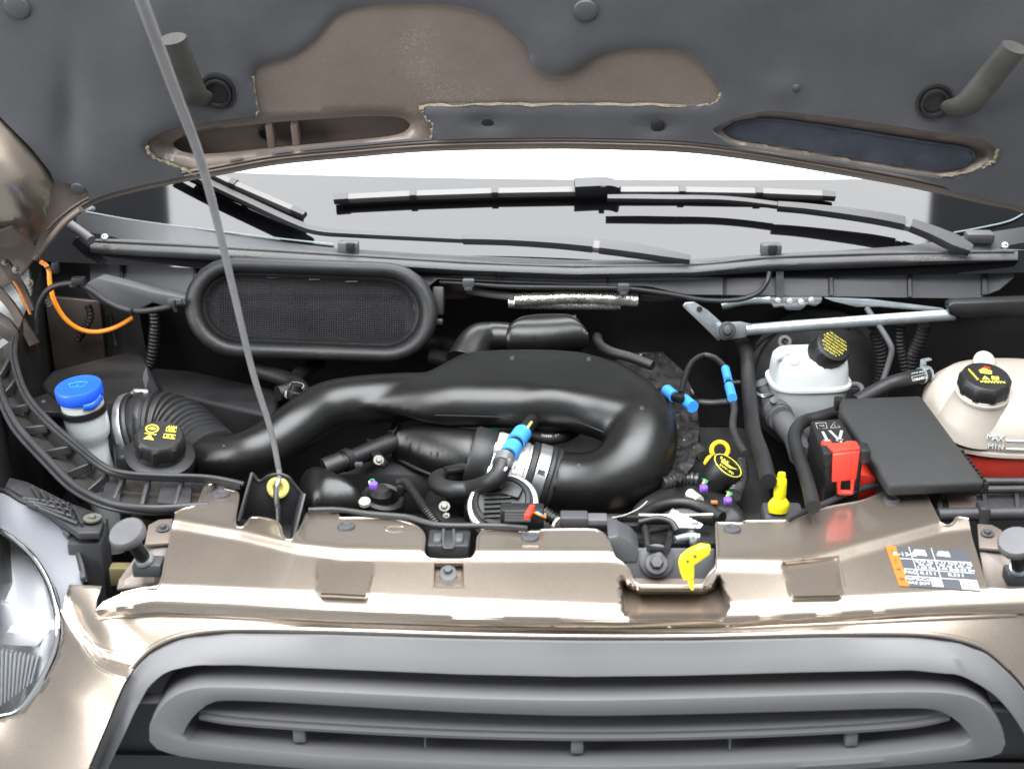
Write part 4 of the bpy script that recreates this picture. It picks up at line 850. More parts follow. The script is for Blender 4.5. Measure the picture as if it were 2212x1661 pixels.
for y in np.arange(597, 745, 4.2):
    xs = np.arange(430, 915, 2.); P = np.column_stack([xs, y+(xs-672)*.035]); k = inpoly(P, SI)
    if k.any(): i = np.where(k)[0]; wire(P[i[0]], P[i[-1]], .00055, -.013)
for x in np.arange(438, 908, 5.2):
    ys = np.arange(585, 760, 2.); P = np.column_stack([np.full(len(ys), x), ys]); k = inpoly(P, SI)
    if k.any(): i = np.where(k)[0]; wire(P[i[0]], P[i[-1]], .00055, -.0136)
o = mk('mesh_screen', V, Fc, 'carrier', vt, 0); o['kind'] = 'stuff'
for x, y in ((590, 600), (680, 604), (760, 608), (545, 742), (620, 746), (700, 748), (780, 752), (447, 640), (448, 700), (897, 660), (895, 718)):
    box('screen_tab', VP(x, y+(x-672)*.01, -.010), (.02 if 500 < x < 880 else .006, .004 if 500 < x < 880 else .02, .003), 'black', vt, z=vn, bev=.001)
box('duct_body', VP(685, 690, -.09), (.36, .13, .12), 'black_deep', vt, z=vn, bev=.02)
box('side_mount', VP(948, 650, -.03), (.02, .05, .04), 'black', vt, z=vn, bev=.004); box('side_clip', VP(945, 695, -.02), (.02, .012, .02), 'black', vt, z=vn, bev=.003)

# ================================================================== UNDER-COWL TRAY, CABLES
tr = tag(prism('cowl_tray', [Y(x, y, .79) for x, y in ((186, 612), (210, 600), (262, 612), (330, 630), (405, 645), (405, 664), (372, 668), (330, 655), (312, 664), (300, 672), (262, 668), (215, 655), (190, 640))], (0, .05, -.01), 'cowl', None, bev=.004), 'dark grey plastic tray hanging below the cowl end', 'tray')
hc = thing('black_harness', 'black taped cable looping from the hinge to the oval vent', 'cable')
tube('cable', [Y(78, 720, .76), Y(80, 685, .76), Y(88, 650, .755), Y(110, 622, .75), (Y(155, 612, .745)), Y(190, 622, .74), Y(232, 652, .735), Y(280, 671, .73), Y(330, 670, .73), Y(402, 655, .735)], .0052, 'rubber', hc, n=12)
tube('cable', [Y(180, 622, .748), Y(232, 657, .742), Y(285, 675, .738)], .003, 'black', hc, n=8)
box('cable_clip', Y(170, 607, .735), (.022, .012, .014), 'black', hc, bev=.002); box('cable_clip', Y(160, 617, .738), (.014, .012, .006), 'black', hc, bev=.002)
tube('cable_tie', [Y(284, 664, .724), Y(283, 672, .722), Y(285, 680, .724)], .0025, 'black', hc, n=6); box('cable_tie', Y(378, 651, .725), (.024, .01, .01), 'clip', hc, bev=.002); tube('cable_tie', [Y(378, 648, .722), Y(375, 660, .720), Y(380, 672, .722)], .003, 'black', hc, n=6, ribs=(.003, .3))
oc = thing('orange_cable', 'bright orange cable hanging in a loop below the cowl tray', 'cable')
tube('cable', [Y(88, 566, .80), Y(100, 574, .795), Y(106, 588, .79), Y(108, 615, .785), Y(118, 652, .785), Y(140, 688, .79), Y(172, 711, .80), Y(210, 717, .81), Y(250, 707, .82), Y(287, 686, .83)], .0042, 'orange', oc, n=12)
box('cable_clip', Y(120, 578, .78), (.012, .01, .02), 'black', oc, bev=.002); tube('cable_tie', [Y(98, 580, .785), Y(107, 577, .782), Y(114, 580, .785)], .0022, 'black', oc, n=6)

# ================================================================== AIRBOX + BELLOWS
ab = thing('air_filter_box', 'big matt black air filter housing behind the washer neck', 'air filter box')
prism('lid', [Z(x, y, 1.02) for x, y in ((88, 828), (110, 800), (205, 775), (298, 752), (312, 770), (345, 835), (330, 870), (240, 870), (150, 900))], (0, 0, -.16), 'black', ab, bev=.008, seg=3)
prism('lower_case', [Z(x, y, .985) for x, y in ((232, 850), (250, 840), (300, 868), (330, 900), (310, 985), (250, 985), (236, 930))], (0, 0, -.2), 'black', ab, bev=.008, seg=3)
prism('side_case', [Z(x, y, .97) for x, y in ((310, 790), (420, 800), (600, 840), (600, 900), (420, 860), (350, 850))], (0, 0, -.16), 'black_deep', ab, bev=.008, seg=3)
prism('label_plate', [Y(x, y, .50) for x, y in ((311, 802), (316, 793), (321, 818), (315, 842), (308, 818))], (0, .002, 0), 'hose_grey', ab, bev=0)
tube('case_seam', [Z(215, 965, .93), Z(260, 985, .93), Z(290, 990, .93)], .003, 'black', ab, n=6)
bh = thing('bellows_hose', 'corrugated black intake hose from the air filter box to the duct', 'intake hose')
bp_ = [Z(288, 935, .975), Z(325, 925, .985), Z(375, 930, .985), Z(420, 955, .98), Z(452, 985, .975)]
tube('bellows', bp_, [.060, .060, .056, .050, .047], 'rubber', bh, n=36, seg=10, ribs=(.0125, .085))
d0 = (bp_[1]-bp_[0]).normalized()
lathe('cuff', [(.061, -.012), (.064, -.008), (.064, .012), (.061, .016)], bp_[0]+d0*.004, d0, 'black', bh, n=40)
lathe('clamp_band', [(.0645, -.005), (.0652, -.004), (.0652, .006), (.0645, .007)], bp_[0]+d0*.004, d0, 'steel', bh, n=40)
c_ = bp_[0]+d0*.004+Vector((0.012, .012, .0655)); lathe('clamp_screw', [(.005, -.012), (.006, -.010), (.006, .010), (.0045, .012)], c_, (1, .1, -.1), 'steel', bh, n=16); bolt('clamp_screw', c_+Vector((-.012, -.004, 0)), (-.8, -.6, .1), .0035, 'bolt', bh)
d1 = (bp_[4]-bp_[3]).normalized(); lathe('cuff', [(.048, -.012), (.051, -.008), (.051, .012), (.048, .014)], bp_[4], d1, 'rubber', bh, n=40)
tube('outlet_stub', [bp_[0]-d0*.10, bp_[0]], .057, 'black', bh, n=30)

# ================================================================== CAPS: axis from the ellipse the photo shows
def cax(ratio, dx, dy):
    l = math.hypot(dx, dy); s = math.sqrt(1-ratio*ratio)/l; return (-_f*ratio+CR*dx*s+CU*dy*s).normalized()
# ---------------- washer neck
wn = thing('washer_filler', 'white washer filler neck with bright blue cap', 'washer filler')
wa = cax(.47, -.10, 1); wt = Z(168, 832, 1.085); k_ = MPP(wt)
lathe('neck', [(.033, -.028), (.034, -.05), (.0335, -.075), (.032, -.088), (.0265, -.096), (.0255, -.11), (.0275, -.30)], wt, wa, 'white_plastic', wn, n=40)
lathe('neck_collar', [(.026, -.034), (.030, -.03), (.030, -.022), (.026, -.02)], wt, wa, 'white_plastic', wn, n=36)
lathe('blue_cap', [(.035, -.022), (.0368, -.018), (.0368, -.003), (.0355, -.0008), (.033, 0), (.031, -.0008), (.004, -.001)], wt, wa, 'blue_cap', wn, n=48)['label'] = 'bright blue cap with washer symbol'
capx = CR - wa*CR.dot(wa); capy = wa.cross(capx); capx.normalize(); capy.normalize()
q = lambda x, y: wt+wa*.0002+capx*x+capy*y
tube('washer_symbol', [q(-.016, .006), q(0, .0095), q(.016, .006), q(.009, -.007), q(0, -.005), q(-.009, -.007), q(-.016, .006)], .0006, 'blue_clip', wn, n=6, straight=True); tube('washer_symbol', [q(0, -.005), q(0, .004)], .0006, 'blue_clip', wn, n=6, straight=True)
for i in range(5): tube('washer_symbol', [q(-.008+i*.004, .012+.001*(i % 2)), q(-.006+i*.004, .013)], .0005, 'blue_clip', wn, n=6, straight=True)
tube('cap_strap', [wt-wa*.022+capx*.012-capy*.034, wt-wa*.024+capx*.026-capy*.026, wt-wa*.018+capx*.036-capy*.010], .0045, 'blue_cap', wn, n=8, flat=(.5, 1.2)); 
lathe('bracket_ring', [(.0335, -.046), (.037, -.046), (.037, -.036), (.0335, -.036)], wt, wa, 'black', wn, n=40); prism('bracket_arm', [Z(x, y, 1.025) for x, y in ((68, 860), (104, 848), (128, 872), (132, 890), (90, 888))], (0, 0, -.012), 'black', wn, bev=.002)
lathe('arm_rivet', [(.004, 0), (.003, .002), (.001, .002)], Z(94, 868, 1.026), (0, 0, 1), 'clip', wn, n=12)
# ---------------- steering fluid reservoir
ps = thing('steering_reservoir', 'black fluid reservoir with ribbed cap printed with yellow symbols', 'fluid reservoir')
pa = cax(.60, .18, 1); pt = Z(346, 938, 1.055)
lathe('body', [(.048, -.13), (.050, -.062), (.0525, -.054), (.0535, -.044), (.052, -.037), (.045, -.034), (.037, -.033), (.035, -.026)], pt-CU*.002, pa, 'black', ps, n=44)
lathe('yellow_base', [(.046, -.16), (.0475, -.076)], pt+CR*.003, pa, 'yellowed', ps, n=40)
lathe('cap', [(.036, -.028), (.0365, -.020), (.036, -.007), (.0345, -.0025), (.0325, -.0006), (.004, 0)], pt, pa, 'black', ps, n=72, ribs=(8, .06, -.035, -.006))
ax_ = (CR-pa*CR.dot(pa)).normalized(); ay_ = pa.cross(ax_)
def pq(x, y, h=.0005): return pt+pa*h+ax_*x*1.2+ay_*y*1.2
tube('wheel_symbol', [pq(-.0115+.0075*math.cos(a), .0085+.0075*math.sin(a)) for a in np.linspace(0, 6.28, 20)[:-1]], .0011, 'print_yellow', ps, n=6, closed=True, seg=2)
prism('wheel_symbol', [pq(-.0175, .008), pq(-.0115, .0125), pq(-.0055, .008), pq(-.0115, .006)], pa*.0005, 'print_yellow', ps, bev=0)
tube('wave_symbol', [pq(-.019+i*.0021, -.0025+.0012*(i % 2)) for i in range(8)], .0007, 'print_yellow', ps, n=6, straight=True)
prism('triangle_symbol', [pq(-.0185, -.013), pq(-.0055, -.013), pq(-.012, -.0035)], pa*.0005, 'print_yellow', ps, bev=0); text('triangle_mark', '!', pq(-.012, -.0095, .0012), ax_, ay_, .009, 'print_black', ps, depth=.0001)
def frame_sym(x0, y0, x1, y1):
    P = [pq(x0, y0), pq(x1, y0), pq(x1, y1), pq(x0, y1), pq(x0, y0)]; tube('book_symbol', P, .0009, 'print_yellow', ps, n=6, straight=True)
frame_sym(.006, .007, .018, .015); frame_sym(.005, -.006, .019, .001)
for i in range(3): tube('book_symbol', [pq(.008, .009+i*.002), pq(.016, .009+i*.002)], .0006, 'print_yellow', ps, n=6, straight=True)
prism('book_symbol', [pq(.008, -.004), pq(.0115, -.004), pq(.0115, -.001), pq(.008, -.001)], pa*.0004, 'print_yellow', ps, bev=0); frame_sym(.0145, -.004, .0165, -.001)
for i in range(4): tube('book_symbol', [pq(.008+i*.003, .015), pq(.008+i*.003, .018)], .0008, 'print_yellow', ps, n=6, straight=True)

# ================================================================== AIR INTAKE DUCT
it = thing('intake_duct', 'big smooth black moulded intake duct curling round to the throttle', 'intake duct')
zi = lambda x, y: 1.055-(y-900)*(.0003 if y > 900 else .0001)
ID = [(772, 868, .2), (800, 838, .6), (858, 806, .7), (915, 790, .7), (960, 772, .7), (1000, 757, .7), (1100, 750, .7), (1240, 754, .7), (1330, 775, .7), (1400, 812, .6), (1440, 862, .4), (1452, 905, .2), (1430, 940, .1), (1380, 952, 0), (1320, 938, 0), (1250, 914, 0), (1205, 904, 0), (1150, 900, 0), (1102, 900, 0), (1020, 899, 0), (930, 897, 0), (860, 888, 0), (800, 882, 0)]
def ibump(v, d):
    c1_ = Z(1190, 862, 1.09); b = .006*np.exp(-(((v[:, 0]-c1_.x)/.05)**2+((v[:, 1]-c1_.y)/.04)**2)**3)
    return b
_p1 = inflate('duct_body', ID, 'intake', None, zi, .048, .038, Hb=.045, step=.007, bumpf=ibump, hm=lambda v: np.interp(v[:, 1], [.22, .36, .46], [1, .95, .78])*np.interp(v[:, 0], [Z(775, 870, 1.06).x, Z(980, 850, 1.06).x], [.25, 1]))
_p2 = tube('duct_inlet', [Z(436, 986, .995), Z(490, 988, 1.0), Z(545, 978, 1.01), Z(600, 950, 1.02), Z(650, 915, 1.035), Z(705, 880, 1.045), Z(780, 866, 1.05), Z(880, 858, 1.052), Z(990, 852, 1.052)], [.0335, .034, .037, .039, .040, .041, .041, .040, .034], 'intake', None, n=40)
_p3 = tube('duct_return', [Z(1196, 1040, .975), Z(1235, 1047, .972), Z(1285, 1047, .976), Z(1335, 1030, .99), Z(1374, 992, 1.012), Z(1386, 938, 1.035), Z(1366, 885, 1.05), Z(1318, 845, 1.055), Z(1260, 830, 1.055)], [.049, .050, .052, .055, .057, .056, .052, .044, .036], 'intake', None, n=44)
fuse([_p1, _p2, _p3], 'duct_body', 'intake', it, .0042, 30)
tube('parting_line', [Z(x, y, zi(x, y)) for x, y, *_ in [(1310, 936), (1260, 916), (1215, 905), (1168, 894), (1150, 887), (1130, 889), (1102, 900), (1020, 899), (940, 897)]], .0012, 'black', it, n=6)
SN = [(1086, 728, .2), (1090, 700, .8), (1118, 686, .8), (1180, 680, .8), (1245, 683, .8), (1268, 700, .8), (1272, 728, .2), (1258, 746, -.4), (1180, 756, -.5), (1105, 754, -.4)]
inflate('resonator', SN, 'intake', it, lambda x, y: 1.09, .032, .034, step=.006)
tube('resonator_neck', [Z(1100, 728, 1.09), Z(1060, 728, 1.09), Z(1030, 740, 1.085), Z(1008, 785, 1.06)], [.024, .026, .030, .036], 'intake', it, n=24)
for x, y, z in ((870, 866, 1.1), (1106, 774, 1.118), (1272, 776, 1.118), (1386, 882, 1.10), (1250, 1007, 1.06), (1160, 688, 1.12), (1240, 686, 1.118), (484, 962, 1.03)):
    for i in range(3): tube('mould_mark', [Z(x-4, y-3+i*3, z), Z(x+4, y-4+i*3, z)], .0007, 'hose_grey', it, n=5)

# ================================================================== THROTTLE BODY
th = thing('throttle_body', 'bare aluminium throttle body clamped to the black duct', 'throttle body')
tA = Z(1060, 999, 1.0); tB = Z(1212, 1044, .970); td = (tB-tA).normalized(); tl = (tB-tA).length
def tp(t): return tA+td*tl*t
lathe('bore', [(.048, 0), (.050, .005), (.050, .016), (.045, .018), (.043, .034), (.046, .038), (.046, .050), (.044, .052), (.044, .062)], tA, td, 'aluminium', th, n=48)
for a in (35, 80, 140, 215): 
    X_, Y_, _z = frame(td, (0, 0, 1)); r_ = X_*math.cos(math.radians(a))+Y_*math.sin(math.radians(a)); p = tA+r_*.049
    lathe('bolt_lug', [(.0085, -.002), (.0095, .004), (.0095, .030), (.008, .032)], p, td, 'aluminium', th, n=18); bolt('lug_bolt', p+td*.032, td, .0036, 'bolt', th)
for a in range(20, 360, 40):
    r_ = X_*math.cos(math.radians(a))+Y_*math.sin(math.radians(a)); box('casting_rib', tA+r_*.044+td*.024, (.004, .006, .02), 'aluminium', th, x=td.cross(r_), z=td, bev=.001)
lathe('rubber_ring', [(.048, .056), (.0505, .058), (.0505, .065), (.048, .067)], tA, td, 'rubber', th, n=48)
lathe('clamp_band', [(.0495, .067), (.0508, .068), (.0508, .085), (.0495, .086)], tA, td, 'steel', th, n=48)
for a in (55, 320): r_ = X_*math.cos(math.radians(a))+Y_*math.sin(math.radians(a)); box('clamp_slot', tA+r_*.0507+td*.0765, (.007, .003, .011), 'black_deep', th, x=td.cross(r_), z=td, bev=.001)
lathe('cuff', [(.049, .086), (.052, .088), (.052, .093), (.050, .095), (.0515, .097), (.0515, .102), (.048, .104), (.047, .12)], tA, td, 'rubber', th, n=48)
lathe('adaptor', [(.046, -.035), (.049, -.03), (.049, -.004), (.047, 0)], tA, td, 'black', th, n=40)
box('adaptor_block', Z(1058, 985, 1.0), (.055, .05, .05), 'black', th, x=td, bev=.005); box('adaptor_flange', Z(1046, 1018, .99), (.035, .04, .045), 'black', th, x=td, bev=.005)
box('adaptor_pocket', Z(1068, 965, 1.022), (.028, .03, .004), 'clip', th, x=td, bev=.002)
ma = cax(.72, .15, -1); ma = cax(.80, -.1, .6); mc = Z(1086, 1088, .998)
lathe('motor_rim', [(.050, -.022), (.052, -.018), (.052, 0), (.049, .003), (.045, .003)], mc, ma, 'aluminium', th, n=52)
lathe('motor_cover', [(.0455, .0), (.0455, .005), (.042, .007), (.041, .010), (.036, .012), (.034, .010), (.004, .010)], mc, ma, 'black', th, n=48)
mx_ = (CR-ma*CR.dot(ma)).normalized(); my_ = ma.cross(mx_)
for i in range(7): box('cover_rib', mc+ma*.013-mx_*.006+my_*(-.030+i*.008), (.04, .002, .004), 'black', th, x=mx_, z=ma, bev=.0006)
box('cover_step', mc+ma*.013+mx_*.014+my_*.012, (.03, .018, .008), 'black', th, x=mx_+my_*-.4, z=ma, bev=.002)
box('plug', Z(1128, 1114, 1.008), (.062, .026, .03), 'black', th, x=(1, 0, -.05), bev=.003); 
for i in range(4): box('plug_rib', Z(1118, 1106+i*6, 1.024), (.036, .002, .003), 'clip', th, bev=0)
box('red_tab', Z(1144, 1107, 1.026), (.008, .034, .010), 'red', th, x=(1, -.25, 0), bev=.002)['label'] = 'red locking tab'
for i, m_ in enumerate(('yellow', 'tank', 'blue_clip', 'orange')): tube('wire', [Z(1154, 1098+i*3, 1.02), Z(1166, 1103+i*3, 1.02), Z(1178, 1112+i*2, 1.01)], .0016, m_, th, n=6)
tube('wire_sleeve', [Z(1174, 1106, .995), Z(1188, 1116, .99), Z(1204, 1126, .985)], .009, 'black', th, n=14, ribs=(.005, .2)); bolt('cover_bolt', Z(1125, 1133, .99), (0, -.6, .8), .004, 'bolt', th)

pl2 = thing('intake_manifold', 'satin black intake manifold plenum left of the throttle body', 'intake manifold')
PLN = [(845, 950, .3), (870, 922, .8), (930, 916, .8), (1000, 926, .8), (1060, 948, .5), (1070, 1012, -.4), (1020, 1040, -.6), (940, 1028, -.6), (875, 1005, -.6), (848, 980, -.2)]
inflate('plenum', PLN, 'intake', pl2, lambda x, y: .985, .047, .05, step=.007)
tube('seam', [Z(850, 985, .97), Z(900, 1012, .965), (Z(960, 1036, .96)), Z(1000, 1060, .95)], .004, 'black', pl2, n=8)
for i, (x, y) in enumerate(((835, 925), (860, 940), (858, 905))): prism('gusset', [Z(840, 945, 1.0), Z(858, 915, 1.015), Z(868, 935, 1.0)], (.004, .002, 0), 'black', pl2, bev=.001) if i == 0 else None
prism('gusset_fan', [Z(838, 932, 1.0), Z(852, 908, 1.01), Z(880, 935, .995), Z(862, 930, 1.0)], (0, 0, -.006), 'black', pl2, bev=.001)
box('block_base', Z(900, 1040, .92), (.26, .10, .08), 'black_deep', pl2, bev=.02)
se = thing('map_sensor', 'black cylindrical sensor with flange bolted to the manifold', 'sensor')
tube('barrel', [Z(735, 1000, .99), Z(780, 982, .992), Z(850, 955, .995)], [.013, .014, .016], 'black', se, n=20); tube('plug', [Z(700, 1012, .985), Z(738, 997, .99)], .016, 'black', se, n=16); tube('plug_ring', [Z(742, 996, .99), Z(754, 991, .99)], .018, 'black', se, n=16)
prism('flange', [Z(x, y, 1.0) for x, y in ((790, 945), (806, 948), (822, 975), (836, 995), (826, 1003), (810, 998), (800, 975))], (.003, .0, -.008), 'black', se, bev=.002)
bolt('flange_bolt', Z(818, 994, 1.003), (.2, -.7, .7), .0048, 'bolt', se)
for x, y in ((775, 1003), (758, 977)): box('plug_latch', Z(x, y, 1.0), (.012, .008, .006), 'clip', se, bev=.001)

hz = thing('breather_hose', 'thick black rubber breather hose curving under the blue quick connectors', 'hose')
tube('hose', [Z(1086, 1000, 1.055), Z(1078, 1022, 1.045), Z(1058, 1042, 1.03), Z(1020, 1056, 1.0), Z(980, 1058, .995), Z(950, 1050, .99), Z(944, 1036, .985), Z(962, 1028, .98)], .0135, 'rubber', hz, n=20)
tube('hose_clamp', [Z(1091, 988, 1.058), Z(1084, 1004, 1.054)], .0150, 'steel', hz, n=22); box('clamp_ear', Z(1100, 999, 1.066), (.006, .008, .012), 'steel', hz, bev=.001)
tube('pipe', [Z(1156, 900, 1.045), Z(1132, 932, 1.055), Z(1112, 960, 1.058), Z(1092, 990, 1.058)], [.011, .011, .0115, .0115], 'black', hz, n=18)
tube('blue_connector', [Z(1128, 936, 1.056), Z(1113, 957, 1.058)], .0142, 'blue_clip', hz, n=20); tube('blue_connector', [Z(1108, 965, 1.058), Z(1097, 984, 1.058)], .0140, 'blue_clip', hz, n=20)
tube('paint_mark', [Z(1148, 912, 1.06), Z(1138, 926, 1.066)], .0022, 'grommet', hz, n=6); tube('paint_mark', [Z(1094, 1010, 1.066), Z(1090, 1016, 1.064)], .002, 'print_white', hz, n=6)
tube('hose_stub', [Z(962, 1028, .985), Z(985, 1022, .985), Z(1005, 1018, .985)], .014, 'rubber', hz, n=16); box('stub_clip', Z(985, 1014, 1.0), (.03, .012, .006), 'black', hz, x=(1, .3, 0), bev=.001)
h2 = thing('coolant_bypass_hose', 'slim black rubber hose with white lettering behind the throttle body', 'hose')
hp2 = [Z(1140, 932, 1.01), Z(1165, 943, 1.01), Z(1190, 946, 1.01), Z(1222, 940, 1.01), Z(1244, 926, 1.01), Z(1252, 908, 1.01)]
tube('hose', hp2, .0105, 'rubber', h2, n=18)
cur = catmull(hp2, 12)
for i, ch in enumerate('COOPER STANDARD'):
    if ch == ' ': continue
    p = cur[14+int(i*2.0)]; t_ = (cur[15+int(i*2.0)]-cur[13+int(i*2.0)]).normalized(); nrm = (-_f+CU*.3).normalized(); text('lettering', ch, p+nrm*.0108, t_, nrm.cross(t_), .0052, 'print_white', h2, depth=.0001)
g_ = thing('green_clip', 'small green plastic clip under the duct edge', 'clip'); box('clip_body', Z(1068, 922, 1.025), (.014, .016, .012), 'green', g_, bev=.002); box('clip_tab', Z(1073, 911, 1.025), (.018, .010, .008), 'green', g_, bev=.002)
sb = thing('duct_bolt', 'shiny round bolt head half hidden under the duct edge', 'bolt'); bolt('head', Z(1001, 910, 1.01), (0, -.5, .9), .0065, 'bolt', sb)
cn = thing('corrugated_conduit', 'thin corrugated black conduit dropping behind the front panel', 'conduit')
tube('conduit', [Z(862, 1042, .985), Z(876, 1042, .988), Z(888, 1056, .988), Z(904, 1080, .985), Z(922, 1105, .98), Z(944, 1132, .97)], .0068, 'black', cn, n=14, ribs=(.0045, .22)); box('conduit_clip', Z(868, 1056, .98), (.014, .008, .012), 'black', cn, bev=.001)
eb = thing('engine_bracket', 'black bracket with two zinc hexagon bolts left of the throttle motor', 'bracket')
bolt('hex_bolt', Z(960, 1094, .975), (0, -.65, .75), .005, 'bolt', eb); bolt('hex_bolt', Z(964, 1113, .965), (0, -.5, .85), .003, 'bolt', eb)
for (x, y, w_, h_) in ((1000, 1085, .05, .02), (1025, 1100, .03, .03), (1020, 1075, .02, .03)): box('bracket_arm', Z(x, y, .96), (w_, h_, .03), 'black', eb, bev=.004)

# ---------------- left front engine cover and coil
ec = thing('timing_cover', 'rounded satin black cover behind the rod bracket', 'engine cover')
inflate('dome', [(648, 1050, 0), (668, 1018, .6), (705, 1012, .8), (748, 1030, .8), (774, 1060, .4), (785, 1100, -.2), (760, 1125, -.6), (690, 1125, -.6), (655, 1090, -.3)], 'intake', ec, lambda x, y: .965, .045, .05, step=.007)
co_ = thing('ignition_coil', 'black ignition coil with a small purple connector', 'ignition coil')
lathe('well', [(.034, -.03), (.034, .004), (.030, .008), (.024, .006), (.022, -.02)], Z(828, 1078, .965), cax(.5, .2, 1), 'black', co_, n=30); lathe('coil', [(.018, -.03), (.018, .004), (.012, .012), (.004, .013)], Z(820, 1068, .972), cax(.5, .2, 1), 'black_deep', co_, n=20)
box('purple_plug', Z(807, 1049, 1.0), (.012, .012, .010), 'purple', co_, bev=.002); tube('wire', [Z(800, 1038, 1.0), Z(806, 1036, 1.002), Z(810, 1044, 1.0)], .002, 'green', co_, n=6); tube('wire', [Z(798, 1040, 1.0), Z(800, 1046, 1.0), Z(803, 1052, .998)], .002, 'ivory', co_, n=6)
lathe('ivory_seal', [(.009, 0), (.009, .006), (.006, .008), (.002, .008)], Z(788, 1088, .97), (0, -.3, 1), 'ivory', co_, n=16)

# ================================================================== RIGHT-HAND ENGINE ITEMS
hs = thing('heat_shield', 'crumpled dark foil heat shield right of the intake duct', 'heat shield')
sheet('foil', [(1300, 790), (1370, 762), (1430, 760), (1475, 800), (1505, 860), (1510, 930), (1500, 1000), (1470, 1040), (1400, 1000), (1330, 880)], lambda x, y: Z(x, y, 1.005+.022*noise.noise(Vector((x*.018, y*.022, 3)))+.009*noise.noise(Vector((x*.06, y*.07, 8)))), 'foil_dark', hs, step=5, back=Vector((0, 0, -.002)), smooth=28)
tag(tube('heater_hose', [Z(1290, 728, 1.06), Z(1296, 745, 1.07), Z(1320, 760, 1.075), Z(1362, 772, 1.075), Z(1410, 790, 1.07)], .0085, 'rubber', None, n=14), 'slim black hose passing behind the intake duct', 'hose')
vl = thing('vacuum_line', 'black vacuum line with blue quick connectors beside the brake reservoir', 'vacuum line')
Zt = lambda l, z: [Z(x, y, z) for x, y in l]
tube('line', Zt([(1471, 851), (1477, 824), (1486, 797), (1499, 779), (1521, 768), (1543, 773), (1559, 786), (1568, 798)], 1.06), .0052, 'black', vl, n=12)
tube('blue_connector', Zt([(1567, 797), (1573, 822)], 1.062), .0072, 'blue_clip', vl, n=16); tube('joint', Zt([(1573, 820), (1576, 836)], 1.06), .005, 'black', vl, n=12); tube('joint_stub', Zt([(1574, 828), (1598, 826)], 1.06), .004, 'black', vl, n=10)
tube('blue_connector', Zt([(1575, 834), (1582, 860)], 1.06), .0078, 'blue_clip', vl, n=16)
tube('braided_line', Zt([(1581, 858), (1586, 883), (1583, 912), (1585, 933), (1595, 957), (1610, 980)], 1.05), .0055, 'rubber', vl, n=12, ribs=(.0022, .12))
tube('blue_connector', Zt([(1440, 843), (1457, 857)], 1.05), .0098, 'blue_clip', vl, n=18); tube('joint', Zt([(1456, 856), (1480, 866)], 1.05), .0078, 'black', vl, n=14); box('joint_block', Z(1469, 858, 1.06), (.014, .014, .010), 'black', vl, bev=.002)
tube('blue_connector', Zt([(1478, 864), (1497, 879)], 1.05), .0100, 'blue_clip', vl, n=18); tube('line', Zt([(1496, 874), (1512, 870), (1540, 871), (1580, 868)], 1.05), .0062, 'black', vl, n=12)
tag(tube('brake_vacuum_hose', Zt([(1590, 722), (1604, 740), (1614, 770), (1617, 830), (1621, 880), (1628, 935), (1646, 985), (1660, 1040)], 1.03), .0125, 'rubber', None, n=18), 'thick black vacuum hose hanging down from the wiper linkage', 'hose')
dp = thing('engine_dipstick', 'yellow ring handle of the oil dipstick beside the oil cap', 'dipstick')
tube('ring', [Z(1555+18*math.cos(a)*(1 if math.cos(a) > 0 else 1), 972+17*math.sin(a), 1.02) for a in np.linspace(2.5, 2.5+5.2, 14)], .0037, 'yellow_ring', dp, n=10); tube('stem', Zt([(1541, 984), (1530, 990), (1524, 1000)], 1.015), .0035, 'yellow_ring', dp, n=8)
oc2 = thing('oil_filler_cap', 'black oil filler cap with yellow oval print', 'oil cap')
oa2 = cax(.5, .57, .82); op = Z(1572, 1006, 1.02)
lathe('cap', [(.024, -.05), (.026, -.03), (.0275, -.026), (.0275, -.006), (.026, -.001), (.024, 0), (.004, 0)], op, oa2, 'black', oc2, n=40)
ox = (CR*.82-CU*.57); ox = (ox-oa2*ox.dot(oa2)).normalized(); oy = oa2.cross(ox); og = lambda x, y, h=.0006: op+oa2*h+ox*x+oy*y
tube('yellow_ring', [og(.0235*math.cos(a), .0235*math.sin(a)) for a in np.linspace(0, 6.283, 29)[:-1]], .0008, 'print_yellow', oc2, n=6, closed=True, seg=2)
text('lettering', 'SAE', og(-.008, .008), ox, oy, .010, 'print_yellow', oc2, depth=.0002); text('lettering', '5W-30', og(.0, -.012), ox, oy, .009, 'print_yellow', oc2, depth=.0002)
prism('oil_can_symbol', [og(-.012, -.004), og(.004, -.004), og(.016, .006), (og(.006, .003)), og(-.012, .003)], oa2*.0004, 'print_yellow', oc2, bev=0)
vc = thing('valve_cover', 'dark moulded valve cover with loose sensor plugs behind the latch', 'valve cover')
inflate('cover', [(1360, 1120, 0), (1400, 1070, .6), (1460, 1040, .8), (1540, 1050, .8), (1590, 1090, .4), (1610, 1150, -.2), (1500, 1160, -.5), (1400, 1150, -.5)], 'black', vc, lambda x, y: .955, .03, .03, step=.008)
tube('moulded_ridge', Zt([(1375, 1122), (1410, 1098), (1460, 1086), (1510, 1092), (1560, 1118)], .987), .009, 'black', vc, n=12)
for (x, y) in ((1520, 1055), (1572, 1082)):
    box('purple_plug', Z(x, y, 1.0), (.012, .012, .009), 'purple', vc, bev=.002); box('purple_plug', Z(x, y-3, 1.004), (.006, .018, .005), 'purple', vc, bev=.001); tube('wire', [Z(x+2, y-10, 1.0), Z(x+8, y-16, 1.003), Z(x-2, y-20, 1.0)], .0018, 'green', vc, n=6); tube('wire', [Z(x-2, y-10, 1.0), Z(x+2, y-18, 1.003)], .0016, 'yellow', vc, n=6)
tube('ivory_plug', Zt([(1490, 1066), (1500, 1074), (1511, 1082)], .992), .008, 'ivory', vc, n=12); box('copper_tab', Z(1543, 1085, .99), (.01, .008, .004), 'rust', vc, bev=.001)
